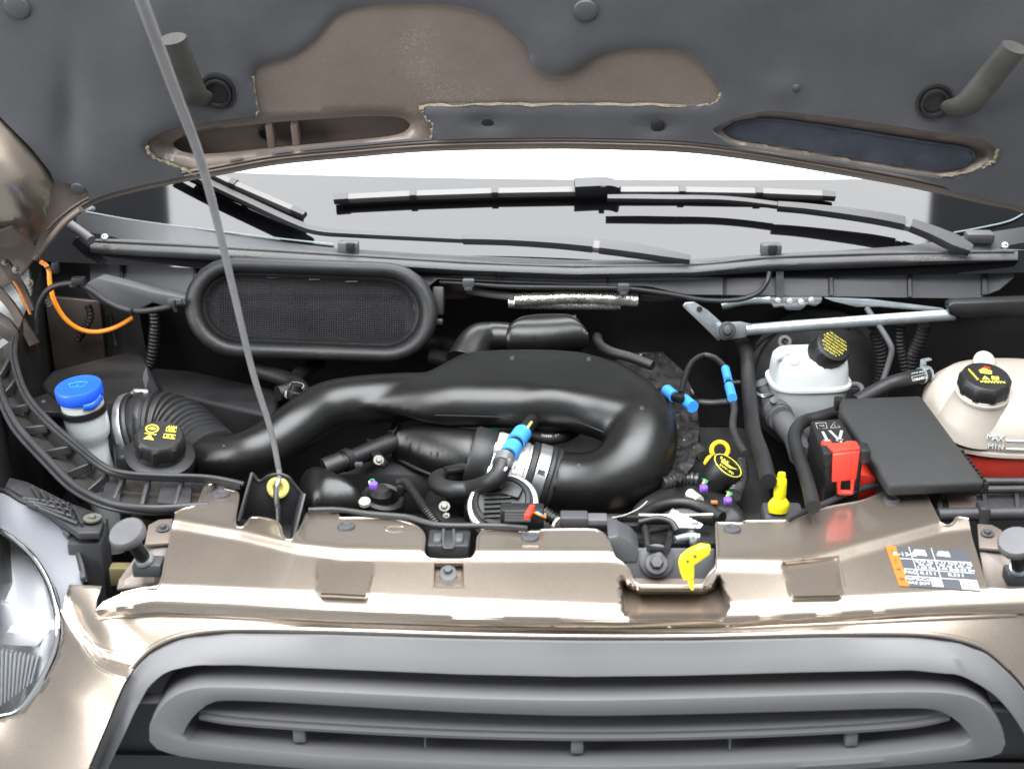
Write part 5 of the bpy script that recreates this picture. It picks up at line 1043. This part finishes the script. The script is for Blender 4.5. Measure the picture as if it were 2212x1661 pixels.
for p in (((1456, 985), (1470, 1000), (1480, 1020)), ((1475, 900), (1490, 925), (1500, 950)), ((1470, 960), (1500, 968), (1518, 985)), ((1430, 1045), (1480, 1035), (1530, 1040)), ((1600, 1000), (1600, 1040), (1585, 1070))): tube('harness_sleeve', Zt(p, .99), .010, 'foil_dark', vc, n=12, ribs=(.008, .25))
tg = thing('white_tag', 'white plastic tag lettered GG behind the latch', 'tag')
TGP = [(1453, 1099), (1519, 1134), (1512, 1142), (1460, 1140), (1441, 1117)]; tn = Vector((0, -.5, .85)).normalized(); to = Z(1475, 1120, 1.0)
prism('plate', [PL(x, y, to, tn) for x, y in TGP], tn*.002, 'print_white', tg, bev=.0005); t1 = (PL(1519, 1134, to, tn)-PL(1453, 1099, to, tn)).normalized()
text('lettering', 'GG  15A', PL(1478, 1120, to, tn)+tn*.0026, t1, tn.cross(t1), .013, 'print_black', tg, depth=.0001); text('lettering', 'C', PL(1500, 1136, to, tn)+tn*.0026, t1, tn.cross(t1), .012, 'print_black', tg, depth=.0001)
gc = thing('grey_connector', 'grey plug connector lying behind the front panel edge', 'connector')
box('plug', Z(1240, 1122, .998), (.040, .026, .018), 'clip', gc, bev=.003); box('socket', Z(1285, 1124, .996), (.036, .024, .014), 'hose_grey', gc, bev=.003); box('tongue', Z(1318, 1128, .994), (.02, .016, .010), 'clip', gc, bev=.002); tube('wire', Zt([(1222, 1124), (1208, 1120), (1198, 1128), (1195, 1136)], .998), .0022, 'ivory', gc, n=6)
tag(tube('loose_wire', Zt([(1322, 1118), (1350, 1112), (1380, 1098), (1398, 1082)], 1.002), .0008, 'ivory', None, n=5), 'fine pale wire curving over the dark valve cover', 'wire')
box('panel_rail', Z(1330, 1138, .99), (.09, .010, .012), 'black', gc, bev=.002)
# ================================================================== BRAKE FLUID RESERVOIR
br = thing('brake_reservoir', 'white brake fluid reservoir with tilted black cap full of yellow print', 'fluid reservoir')
bc = Z(1746, 815, 1.045); bx = Vector((1, 0, 0)).lerp(Vector((0, 1, 0)), .08).normalized(); byv = Vector((0, 0, 1)).cross(bx)
def brr(dz, rx, ry, e=3.6, sx=0, sy=0): return sring(bc+Vector((sx, sy, dz)), rx, ry, bx, byv, e, 48)
loft('tank', [brr(-.115, .010, .010, 2.2, -.006), brr(-.105, .022, .018, 2.3, -.005), brr(-.085, .038, .030, 2.5, -.003), brr(-.060, .052, .040, 2.8), brr(-.032, .061, .047, 3), brr(-.008, .0645, .050, 3.2), brr(-.006, .069, .054, 3.2), brr(-.001, .069, .054, 3.2), brr(.001, .0635, .049, 3.4), brr(.022, .0615, .047, 3.6), brr(.036, .059, .044, 3.8), brr(.043, .053, .039, 3.8), brr(.045, .046, .032, 3.6)], 'white_plastic', br, smooth=50)
na = cax(.80, .55, .80); nt_ = Z(1801, 745, 1.115)
lathe('neck', [(.026, -.085), (.0285, -.05), (.0275, -.026)], nt_, na, 'white_plastic', br, n=36)
lathe('cap', [(.0305, -.032), (.0315, -.026), (.031, -.006), (.029, -.001), (.027, 0), (.004, 0)], nt_, na, 'black', br, n=72, ribs=(18, .03, -.027, -.005))
nx = (CR*.8-CU*.55); nx = (nx-na*nx.dot(na)).normalized(); ny = na.cross(nx); ng = lambda x, y, h=.0005: nt_+na*h+nx*x+ny*y
lines = ['USE ONLY DOT 4', 'BRAKE FLUID FROM', 'A SEALED CONTAINER', 'CLEAN FILLER CAP', 'BEFORE REMOVING', 'UTILISER DOT 4', 'NUR DOT 4']
for i, s in enumerate(lines):
    h_ = .0185-i*.0061; w_ = 2*math.sqrt(max(.0255**2-h_*h_, .00003)); text('lettering', s, ng(0, h_), nx, ny, min(.0046, w_/len(s)*1.6), 'print_yellow', br, depth=.0002)
tube('top_boss', [Z(1672, 776, 1.092), Z(1700, 762, 1.094)], .006, 'white_plastic', br, n=10)
for px, py in ((1690, 770), (1715, 778)): lathe('mould_dome', [(.012, -.004), (.011, .002), (.006, .0045), (.001, .005)], Z(px, py, 1.089), (0, 0, 1), 'white_plastic', br, n=20)
lathe('loop_boss', [(.011, -.003), (.011, .003), (.006, .003), (.006, -.003)], Z(1695, 738, 1.09), (0, -1, .4), 'hose_grey', br, n=20)
tube('side_clip', [Z(1826, 834, 1.04), Z(1846, 830, 1.04), Z(1860, 836, 1.04), Z(1862, 852, 1.035)], .005, 'hose_grey', br, n=8); box('side_clip', Z(1848, 848, 1.035), (.014, .006, .016), 'black', br, bev=.001)
bo2 = thing('brake_booster', 'round black brake servo behind the white reservoir', 'brake servo')
lathe('drum', [(.13, -.06), (.135, -.01), (.13, .004), (.118, .010), (.112, .008), (.09, .022), (.04, .028), (.01, .028)], Y(1765, 822, .845), (0, -.95, .3), 'black_deep', bo2, n=56)
tube('drum_rim', [Y(1765+158*math.cos(a), 815+118*math.sin(a), .80) for a in np.linspace(3.3, 5.2, 12)], .003, 'black', bo2, n=8)
fh = thing('feed_hose', 'grey rubber feed hose with wire clip under the reservoir', 'hose')
tube('elbow', Zt([(1650, 836), (1656, 848), (1668, 866)], 1.01), .012, 'hose_grey', fh, n=16); lathe('end_cap', [(.014, -.006), (.0155, 0), (.014, .008), (.008, .011)], Z(1650, 834, 1.015), (-.4, 0, .9), 'hose_grey', fh, n=20)
tube('wire_clip', Zt([(1634, 848), (1646, 853), (1660, 850), (1672, 846)], 1.025), .0014, 'steel', fh, n=6); tube('wire_clip', Zt([(1636, 852), (1648, 857), (1662, 853), (1674, 849)], 1.025), .0014, 'steel', fh, n=6)
tube('collar', Zt([(1664, 868), (1672, 885), (1688, 905)], 1.0), [.016, .019, .022], 'hose_grey', fh, n=20); tube('collar_ring', Zt([(1676, 890), (1684, 900)], 1.0), .0235, 'hose_grey', fh, n=20); lathe('nipple', [(.006, 0), (.006, .006), (.002, .008)], Z(1670, 868, 1.025), (0, -.6, .8), 'hose_grey', fh, n=14)
tube('hose', Zt([(1686, 902), (1702, 925), (1718, 950), (1728, 985)], .995), [.019, .019, .018, .017], 'hose_grey', fh, n=20)
bpz = thing('brake_pipe', 'bent grey metal pipe behind the wiper linkage rod', 'pipe'); tube('pipe', [Y(1872, 665, .80), Y(1882, 680, .79), Y(1900, 705, .77), Y(1922, 742, .75), Y(1926, 760, .745), Y(1918, 790, .74), Y(1906, 826, .73)], .0052, 'hose_grey', bpz, n=12, seg=5)
for nm, pts, r in (('wiring_conduit', ((1945, 700), (1944, 740), (1950, 775), (1955, 800)), .009), ('wiring_conduit', ((1893, 720), (1903, 770), (1902, 810), (1890, 850)), .012), ('wiring_conduit', ((1995, 700), (1985, 735), (1972, 765), (1965, 800)), .013), ('wiring_conduit', ((332, 660), (335, 700), (330, 760), (322, 790)), .010), ('wiring_conduit', ((190, 660), (196, 680), (190, 700), (168, 735)), .006)):
    lb_ = {1945: 'corrugated black conduit beside the bent brake pipe', 1893: 'black ribbed conduit behind the white brake reservoir', 1995: 'taped black conduit above the coolant hose', 332: 'corrugated black conduit dropping below the cowl tray', 190: 'thin rough black conduit behind the orange cable'}[pts[0][0]]
    tag(tube(nm, [Y(x, y, .80 if x > 1000 else .82) for x, y in pts], r, 'black', None, n=14, ribs=(.007, .14)), lb_, 'conduit', 'black wiring conduits')
tag(tube('battery_cable', Zt([(1801, 892), (1768, 902), (1734, 912), (1716, 940), (1724, 980), (1742, 1035), (1757, 1095)], 1.03), .0105, 'rubber', None, n=16), 'thick black battery cable bending round the jump terminal box', 'cable')

# ================================================================== JUMP TERMINAL BOX
jt = thing('jump_terminal', 'black jump-start terminal box with red flip cap', 'terminal box')
JT = [Z(x, y, 1.065) for x, y in ((1750, 908), (1816, 903), (1852, 962), (1866, 985), (1786, 992), (1768, 955))]
prism('box', JT, (0, .01, -.13), 'black', jt, bev=.005, seg=3)
RC = [Z(1778, 966, 1.069), Z(1850, 960, 1.069), Z(1858, 976, 1.069), Z(1800, 983, 1.069)]
prism('red_cap', RC, (0, 0, .006), 'red', jt, bev=.002)['label'] = 'bright red terminal cap'
for x in (1786, 1838): box('red_hinge', Z(x, 959, 1.071), (.016, .012, .006), 'red', jt, bev=.002)
FR = [Z(1799, 981, 1.072), Z(1858, 975, 1.072)]; dn_ = Vector((0, -.012, -.040))
prism('red_cap', [FR[0], FR[1], FR[1]+dn_+Vector((-.004, 0, 0)), FR[0]+dn_+Vector((.000, 0, 0))], (0, .005, .0), 'red', jt, bev=.002)
bt = FR[0].lerp(FR[1], .5)+dn_
tube('red_loop', [bt+Vector((-.010, -.001, .002)), bt+Vector((-.010, -.003, -.017)), bt+Vector((.010, -.003, -.017)), bt+Vector((.010, -.001, .002))], .0032, 'red', jt, n=8, straight=True)
prism('red_loop', [bt+Vector((-.011, -.004, -.013)), bt+Vector((.011, -.004, -.013)), bt+Vector((.010, -.004, -.021)), bt+Vector((-.010, -.004, -.021))], (0, .003, 0), 'red', jt, bev=.001)
box('cap_shoulder', FR[1]+Vector((.008, .012, -.008)), (.016, .03, .022), 'black', jt, bev=.004); box('cap_shoulder', FR[0]+Vector((-.008, .012, -.008)), (.014, .03, .022), 'black', jt, bev=.004)
jx = (JT[1]-JT[0]).normalized(); jy = Vector((0, 0, 1)).cross(jx)
jp = lambda px, py: Z(px, py, 1.0655)
for a, b in (((1777, 932), (1786, 950)), ((1818, 930), (1814, 948)), ((1792, 930), (1812, 950))):
    p, q2 = jp(*a), jp(*b); d = (q2-p).normalized(); s = d.cross(Vector((0, 0, 1)))*.0022
    prism('arrow_print', [p-s, p+s, q2+s, q2-s], (0, 0, .0003), 'print_grey', jt, bev=0); prism('arrow_print', [q2-s*2.6, q2+d*.011, q2+s*2.6], (0, 0, .0004), 'print_grey', jt, bev=0)
tube('warning_print', [jp(1794, 924), jp(1803, 911), jp(1815, 923), jp(1794, 924)], .0006, 'print_grey', jt, n=5, straight=True); text('warning_mark', '!', jp(1804, 919), jx, jy, .009, 'print_grey', jt, depth=.0002)
tube('book_print', [jp(1762, 914), jp(1784, 913), jp(1787, 925), jp(1766, 926), jp(1762, 914)], .0006, 'print_grey', jt, n=5, straight=True); text('book_mark', 'LiJ', jp(1775, 919), jx, jy, .008, 'print_grey', jt, depth=.0002)
box('battery_edge', Z(1880, 1010, .99), (.03, .16, .05), 'red', jt, x=(1, -.3, 0), bev=.004); box('battery_edge', Z(1790, 1066, .96), (.05, .04, .03), 'red', jt, bev=.004)

# ================================================================== FUSE BOX
fb = thing('fuse_box', 'wide dark grey fuse box cover with grained top', 'fuse box')
FB = [Z(1816, 858, 1.075), Z(1990, 852, 1.075), Z(2130, 1040, 1.035), Z(1920, 1048, 1.035), Z(1812, 884, 1.068)]
fo = FB[0]; fn_ = (FB[1]-FB[0]).cross(FB[2]-FB[0]).normalized(); fn_ = fn_ if fn_.z > 0 else -fn_
prism('cover', [p-fn_*(p-fo).dot(fn_) for p in FB], -fn_*.022, 'box_cover', fb, bev=.007, seg=3)
for i in range(10): t = i/9; p = FB[1].lerp(FB[2], .62+.36*t)+Vector((.003, 0, -.012)); box('edge_rib', p, (.008, .003, .014), 'black', fb, bev=.0008)
box('lock_tab', Z(1812, 872, 1.06), (.014, .016, .02), 'black', fb, bev=.002)

# ================================================================== COOLANT TANK
ct = thing('coolant_tank', 'translucent coolant expansion tank with red coolant and black cap', 'coolant tank')
cc = Z(2185, 890, 1.04); X1, Y1 = Vector((1, 0, 0)), Vector((0, 1, 0))
def ctr(z, rx, ry, e=2.8, sx=0, sy=0): return sring(Vector((cc.x+sx, cc.y+sy, z)), rx, ry, X1, Y1, e, 56)
zl = 1.022
prof = [(1.108, .050, .045), (1.104, .078, .070), (1.094, .104, .092), (1.078, .124, .108), (1.055, .136, .118), (1.03, .140, .121), (1.028, .1385, .1195), (zl+.004, .136, .117), (zl, .136, .117)]
loft('tank_shell', [ctr(z, a, b, 2.6) for z, a, b in prof], 'tank', ct, smooth=60)
loft('seam_flange', [ctr(zl+.001, .134, .115, 2.6), ctr(zl+.001, .143, .124, 2.6), ctr(zl-.005, .143, .124, 2.6), ctr(zl-.005, .134, .115, 2.6)], 'tank', ct, smooth=40)
loft('coolant_level', [ctr(zl-.004, .136, .117, 2.6), ctr(zl-.03, .134, .115, 2.6), ctr(zl-.07, .120, .10, 2.6), ctr(zl-.11, .09, .07, 2.6)], 'coolant', ct, smooth=60)['label'] = 'red coolant showing through the tank wall'
ka = cax(.60, .05, 1); kt = Z(2131, 812, 1.135)
lathe('filler_neck', [(.060, -.095), (.052, -.075), (.044, -.05), (.040, -.038), (.039, -.026), (.036, -.024)], kt, ka, 'tank', ct, n=48)
lathe('neck_ring', [(.038, -.034), (.0415, -.033), (.0415, -.029), (.038, -.028)], kt, ka, 'tank', ct, n=44)
lathe('cap', [(.0375, -.026), (.0385, -.022), (.0385, -.008), (.0365, -.002), (.034, 0), (.004, 0)], kt, ka, 'black', ct, n=72, ribs=(9, .045, -.027, -.004))
kx = (CR-ka*CR.dot(ka)).normalized(); ky = ka.cross(kx); kg = lambda x, y, h=.0005: kt+ka*h+kx*x+ky*y
text('warning_print', 'WARNING', kg(-.020, .002), -ky*.9+kx*.3, kx, .006, 'print_yellow', ct, depth=.0002)
prism('engine_symbol', [kg(-.008, .006), kg(.009, .004), kg(.011, .013), kg(.006, .014), kg(.004, .018), kg(-.004, .018), kg(-.006, .014), kg(-.009, .014)], ka*.0004, 'print_yellow', ct, bev=0)
for i in range(4): prism('engine_symbol', [kg(-.005+i*.0035, .007, .0012), kg(-.003+i*.0035, .007, .0012), kg(-.003+i*.0035, .0105, .0012), kg(-.005+i*.0035, .0105, .0012)], ka*.0001, 'print_black', ct, bev=0)
prism('triangle_symbol', [kg(-.009, -.010), kg(.003, -.010), kg(-.003, -.001)], ka*.0004, 'print_yellow', ct, bev=0); text('triangle_mark', '!', kg(-.003, -.0065, .0012), kx, ky, .007, 'print_black', ct, depth=.0001)
text('symbol_print', '>WWW<', kg(.006, -.016), kx, ky, .009, 'print_yellow', ct, bold=.0002, depth=.0002); prism('steam_symbol', [kg(.006, -.010), kg(.017, -.010), kg(.018, -.002), kg(.007, -.001)], ka*.0004, 'print_yellow', ct, bev=0); text('steam_mark', '\u2261', kg(.012, -.0055, .0012), kx, ky, .010, 'print_black', ct, depth=.0001)
tube('flame_symbol', [kg(-.001, .019), kg(.003, .023), kg(.004, .019)], .001, 'red', ct, n=5); tube('flame_symbol', [kg(.005, .018), kg(.008, .022), kg(.009, .017)], .001, 'red', ct, n=5)
lathe('back_tab', [(.017, -.004), (.017, .004), (.013, .006), (.003, .006)], Z(2125, 781, 1.112), (0, -.7, .7), 'tank', ct, n=26)
# level marks moulded in the wall: they follow the wall at the front of the tank
def wall(px, z):   # point on tank front wall at height z for a pixel column
    lo_, hi_ = cc.y-.16, cc.y
    rx, ry = np.interp(z, [p[0] for p in prof[::-1]], [p[1] for p in prof[::-1]]), np.interp(z, [p[0] for p in prof[::-1]], [p[2] for p in prof[::-1]])
    x = 0
    for py in range(1040, 780, -2):
        p = Z(px, py, z); u = abs((p.x-cc.x)/rx)
        if u < 1:
            yy = cc.y-ry*(1-u**2.6)**(1/2.6)
            if p.y >= yy: return Vector((p.x, yy, z))
    return Z(px, 960, z)
for ch, px in zip('MAX', (2138, 2150, 2162)):
    p = wall(px, 1.048); t_ = (wall(px+8, 1.048)-wall(px-8, 1.048)).normalized(); text('level_mark', ch, p+Vector((-.001, -.002, 0)), t_, (0, .25, 1), .014, 'white_plastic', ct, depth=.0008)
for ch, px in zip('MIN', (2140, 2151, 2162)):
    p = wall(px, 1.034); t_ = (wall(px+8, 1.034)-wall(px-8, 1.034)).normalized(); text('level_mark', ch, p+Vector((-.001, -.002, 0)), t_, (0, .25, 1), .011, 'white_plastic', ct, depth=.0008)
for z in (1.045, 1.032): tube('level_line', [wall(px, z)+Vector((0, -.001, 0)) for px in (2172, 2185, 2200, 2212)], .0016, 'white_plastic', ct, n=6)
ch_ = thing('coolant_hose', 'black coolant hose with white lettering joined to the tank by a zinc clamp', 'hose')
hpp = [Z(1850, 868, 1.06), Z(1885, 848, 1.07), Z(1920, 830, 1.08), Z(1952, 820, 1.085), Z(2005, 808, 1.085)]
tube('hose', hpp, .0118, 'rubber', ch_, n=20)
hd = (hpp[4]-hpp[3]).normalized(); cp = hpp[3].lerp(hpp[4], .86)
for o_ in (-.007, .006): lathe('clamp', [(.0122, -.002), (.0135, -.002), (.0135, .002), (.0122, .002)], cp+hd*o_, hd, 'zinc', ch_, n=26)
box('clamp', cp+Vector((0, -.002, .0125)), (.016, .010, .004), 'zinc', ch_, x=hd, bev=.001); box('clamp_ear', cp+Vector((-.004, .002, .020)), (.012, .003, .014), 'zinc', ch_, x=hd, bev=.001); box('clamp_ear', cp+Vector((.003, .002, .026)), (.010, .008, .003), 'zinc', ch_, x=hd, bev=.001)
fr_ = (-_f+CU*.2).normalized(); fr_ = (fr_-hd*fr_.dot(hd)).normalized(); sp = hpp[3].lerp(hpp[4], .42)
for s, o_ in (('FoMoCo', -.0035), ('>EPDM<', .0045)): text('lettering', s, sp+fr_*.0116+hd.cross(fr_)*-o_*-1, -hd, -(fr_.cross(hd)), .0066, 'print_white', ch_, depth=.0001)
bo_ = [sp+fr_*.0119+hd*a+(fr_.cross(hd))*b for a, b in ((-.014, -.0005), (.014, -.0005), (.014, -.0075), (-.014, -.0075), (-.014, -.0005))]; tube('lettering_box', bo_, .0004, 'print_white', ch_, n=5, straight=True)
# ---------------- engine oil / transmission yellow dipstick
yd = thing('yellow_dipstick', 'bright yellow dipstick handle standing behind the panel', 'dipstick')
ybp = Z(1682, 1092, .985); ya = Vector((.02, 0, 1))
lathe('flange', [(.0145, -.010), (.016, 0), (.015, .006), (.011, .011), (.009, .014)], ybp, ya, 'yellow', yd, n=28, sy=.6); lathe('grip', [(.0085, .010), (.0095, .020), (.009, .036), (.008, .044), (.006, .047), (.0065, .050), (.005, .054), (.002, .055)], ybp, ya, 'yellow', yd, n=24, sy=.75)
box('pad', Z(1690, 1118, .955), (.06, .05, .03), 'hose_grey', yd, bev=.006)

# ================================================================== WIPER LINKAGE
wl = thing('wiper_linkage', 'zinc wiper linkage arm and long rod below the cowl', 'linkage')
prism('crank_arm', [Y(x, y, .775) for x, y in ((1474, 662), (1480, 654), (1500, 653), (1530, 672), (1570, 708), (1562, 728), (1552, 738), (1520, 706))], (0, .006, 0), 'zinc', wl, bev=.002)
lathe('crank_hole', [(.005, 0), (.005, .001), (.001, .001)], Y(1511, 668, .774), (0, -1, .2), 'black_deep', wl, n=16)
prism('rod_end', [Y(x, y, .768) for x, y in ((1550, 704), (1562, 698), (1600, 696), (1628, 702), (1628, 720), (1606, 730), (1562, 736), (1550, 728))], (0, .006, 0), 'zinc', wl, bev=.002)
tube('rod', [Y(1612, 713, .772), Y(1700, 706, .772), Y(1850, 695, .774), Y(2062, 680, .778)], .0105, 'zinc', wl, n=18, flat=(.85, 1), seg=4)
lathe('pivot', [(.0145, 0), (.015, .004), (.013, .007), (.009, .007), (.009, .012), (.006, .016), (.002, .017)], Y(1570, 713, .764), (0, -1, .3), 'clip', wl, n=28)
prism('motor_casting', [Y(x, y, .80) for x, y in ((1662, 642), (1778, 642), (1776, 656), (1760, 664), (1745, 660), (1730, 672), (1700, 672), (1690, 664), (1672, 668), (1664, 655))], (0, .03, 0), 'steel', wl, bev=.004)
for x, y in ((1680, 648), (1705, 650), (1730, 652), (1752, 648)): lathe('casting_screw', [(.006, 0), (.005, .005), (.001, .006)], Y(x, y, .797), (0, -1, .3), 'raw_metal', wl, n=14)
tube('motor_tube', [Y(1560, 660, .82), Y(1610, 648, .815), Y(1668, 646, .81)], .009, 'zinc', wl, n=14)
prism('frame_bar', [Y(x, y, .80) for x, y in ((1780, 644), (1880, 648), (2040, 668), (2040, 676), (1900, 664), (1850, 664), (1800, 652))], (0, .008, 0), 'zinc', wl, bev=.002)
prism('rod_cover', [Y(x, y, .762) for x, y in ((2046, 662), (2060, 655), (2260, 648), (2260, 686), (2080, 690), (2052, 682))], (0, .03, 0), 'black', wl, bev=.005)
ac = thing('insulated_pipe', 'pipe wrapped in ribbed silver foil below the cowl middle', 'insulated pipe')
tube('foil_sleeve', [Y(1112, 648, .80), Y(1180, 645, .80), Y(1250, 642, .80), Y(1378, 648, .80)], .0115, 'foil', ac, n=18, ribs=(.0042, .14), seg=20)
tube('foil_sleeve', [Y(1098, 654, .805), Y(1140, 656, .805), Y(1250, 658, .805), Y(1340, 658, .805)], .009, 'foil', ac, n=16, ribs=(.0042, .14), seg=20)
tube('bare_pipe', [Y(1010, 628, .82), Y(1060, 636, .815), Y(1110, 641, .81)], .007, 'hose_grey', ac, n=12)
for l in (((945, 612), (1038, 616), (1036, 640), (1000, 646), (950, 648)), ((1378, 634), (1470, 640), (1476, 650), (1400, 654), (1380, 650))): prism('bracket', [Y(x, y, .825) for x, y in l], (0, .012, -.004), 'bay_paint', ac, bev=.003)
cb = thing('cowl_cable', 'thin black cable clipped along the underside of the cowl', 'cable')
tube('cable', [Y(950, 609, .80), Y(1010, 613, .795), Y(1100, 619, .79), Y(1240, 621, .785), Y(1350, 623, .785), Y(1440, 634, .785), Y(1520, 648, .785), Y(1590, 648, .785), Y(1636, 634, .785), Y(1656, 610, .79), Y(1662, 588, .80)], .0045, 'rubber', cb, n=12)
for x, y in ((1012, 611), (1347, 621)): box('cable_clip', Y(x, y, .775), (.020, .012, .014), 'clip', cb, bev=.002); box('cable_clip', Y(x, y+11, .775), (.014, .012, .008), 'clip', cb, bev=.002)
# ---------------- dark hoses and blocks deep in the bay
dh = thing('engine_block', 'black engine block with hoses deep under the intake duct', 'engine')
box('block', Vector((.05, .50, .86)), (.55, .36, .16), 'black_deep', dh, bev=.03, seg=3)
for pts, r in ((((560, 800), (640, 830), (660, 870)), .014), (((600, 850), (630, 840), (645, 810), (690, 780)), .013), (((900, 740), (960, 745), (1010, 770)), .016), (((930, 770), (970, 776), (1000, 790)), .014)): tube('deep_hose', [Z(x, y, 1.0) for x, y in pts], r, 'black', dh, n=14)
lathe('hose_union', [(.012, 0), (.014, .004), (.014, .014), (.011, .016), (.011, .026)], Z(636, 862, 1.01), (.2, .1, 1), 'black', dh, n=20); lathe('union_band', [(.0145, 0), (.015, .001), (.015, .007), (.0145, .008)], Z(633, 858, 1.0), (.2, .1, 1), 'raw_metal', dh, n=20); lathe('union_band', [(.0112, 0), (.012, .001), (.012, .004), (.0112, .005)], Z(641, 836, 1.03), (.2, .1, 1), 'ivory', dh, n=20)

# ---------------- print, screws and the like belong to the part they sit on
SUBP = {'steering_reservoir': ('cap', ('wheel_', 'wave_', 'triangle_', 'book_')), 'coolant_tank': ('cap', ('warning_', 'engine_', 'triangle_', 'symbol_', 'steam_', 'flame_')), 'brake_reservoir': ('cap', ('lettering',)), 'oil_filler_cap': ('cap', ('yellow_ring', 'lettering', 'oil_can')), 'washer_filler': ('blue_cap', ('washer_', 'cap_strap')), 'jump_terminal': ('box', ('arrow_', 'warning_', 'book_')), 'info_sticker': ('backing', ('print', 'rule_', 'white_', 'van_', 'red_', 'black_')), 'coolant_hose': ('hose', ('lettering', 'clamp')), 'white_tag': ('plate', ('lettering',)), 'throttle_body': ('bore', ('bolt_lug', 'lug_bolt', 'casting_rib')), 'cabin_air_vent': ('rim', ('inner_lip', 'screen_tab')), 'rod_bracket': ('back_plate', ('grommet', 'plate_rim')), 'coolant_bypass_hose': ('hose', ('lettering',)), 'headlamp': ('reflector', ('reflector_rib', 'inner_bezel')), 'front_panel': ('panel_skin', ('push_clip', 'rolled_edge', 'pressing_edge', 'pressed_', 'emblem_', 'recess_', 'key_mark', 'panel_bolt')), 'hood': ('liner', ('liner_clip', 'liner_edge')), 'windscreen_cowl': ('front_face', ('rib', 'gap_'))}
for o in list(bpy.data.objects):
    if o.parent or o.type != 'EMPTY': continue
    k = o.name.split('.')[0]
    if k in SUBP:
        pn, pre = SUBP[k]; host = next((c for c in o.children if c.name.split('.')[0] == pn), None)
        for c in list(o.children):
            if host and c is not host and c.name.startswith(pre): c.parent = host
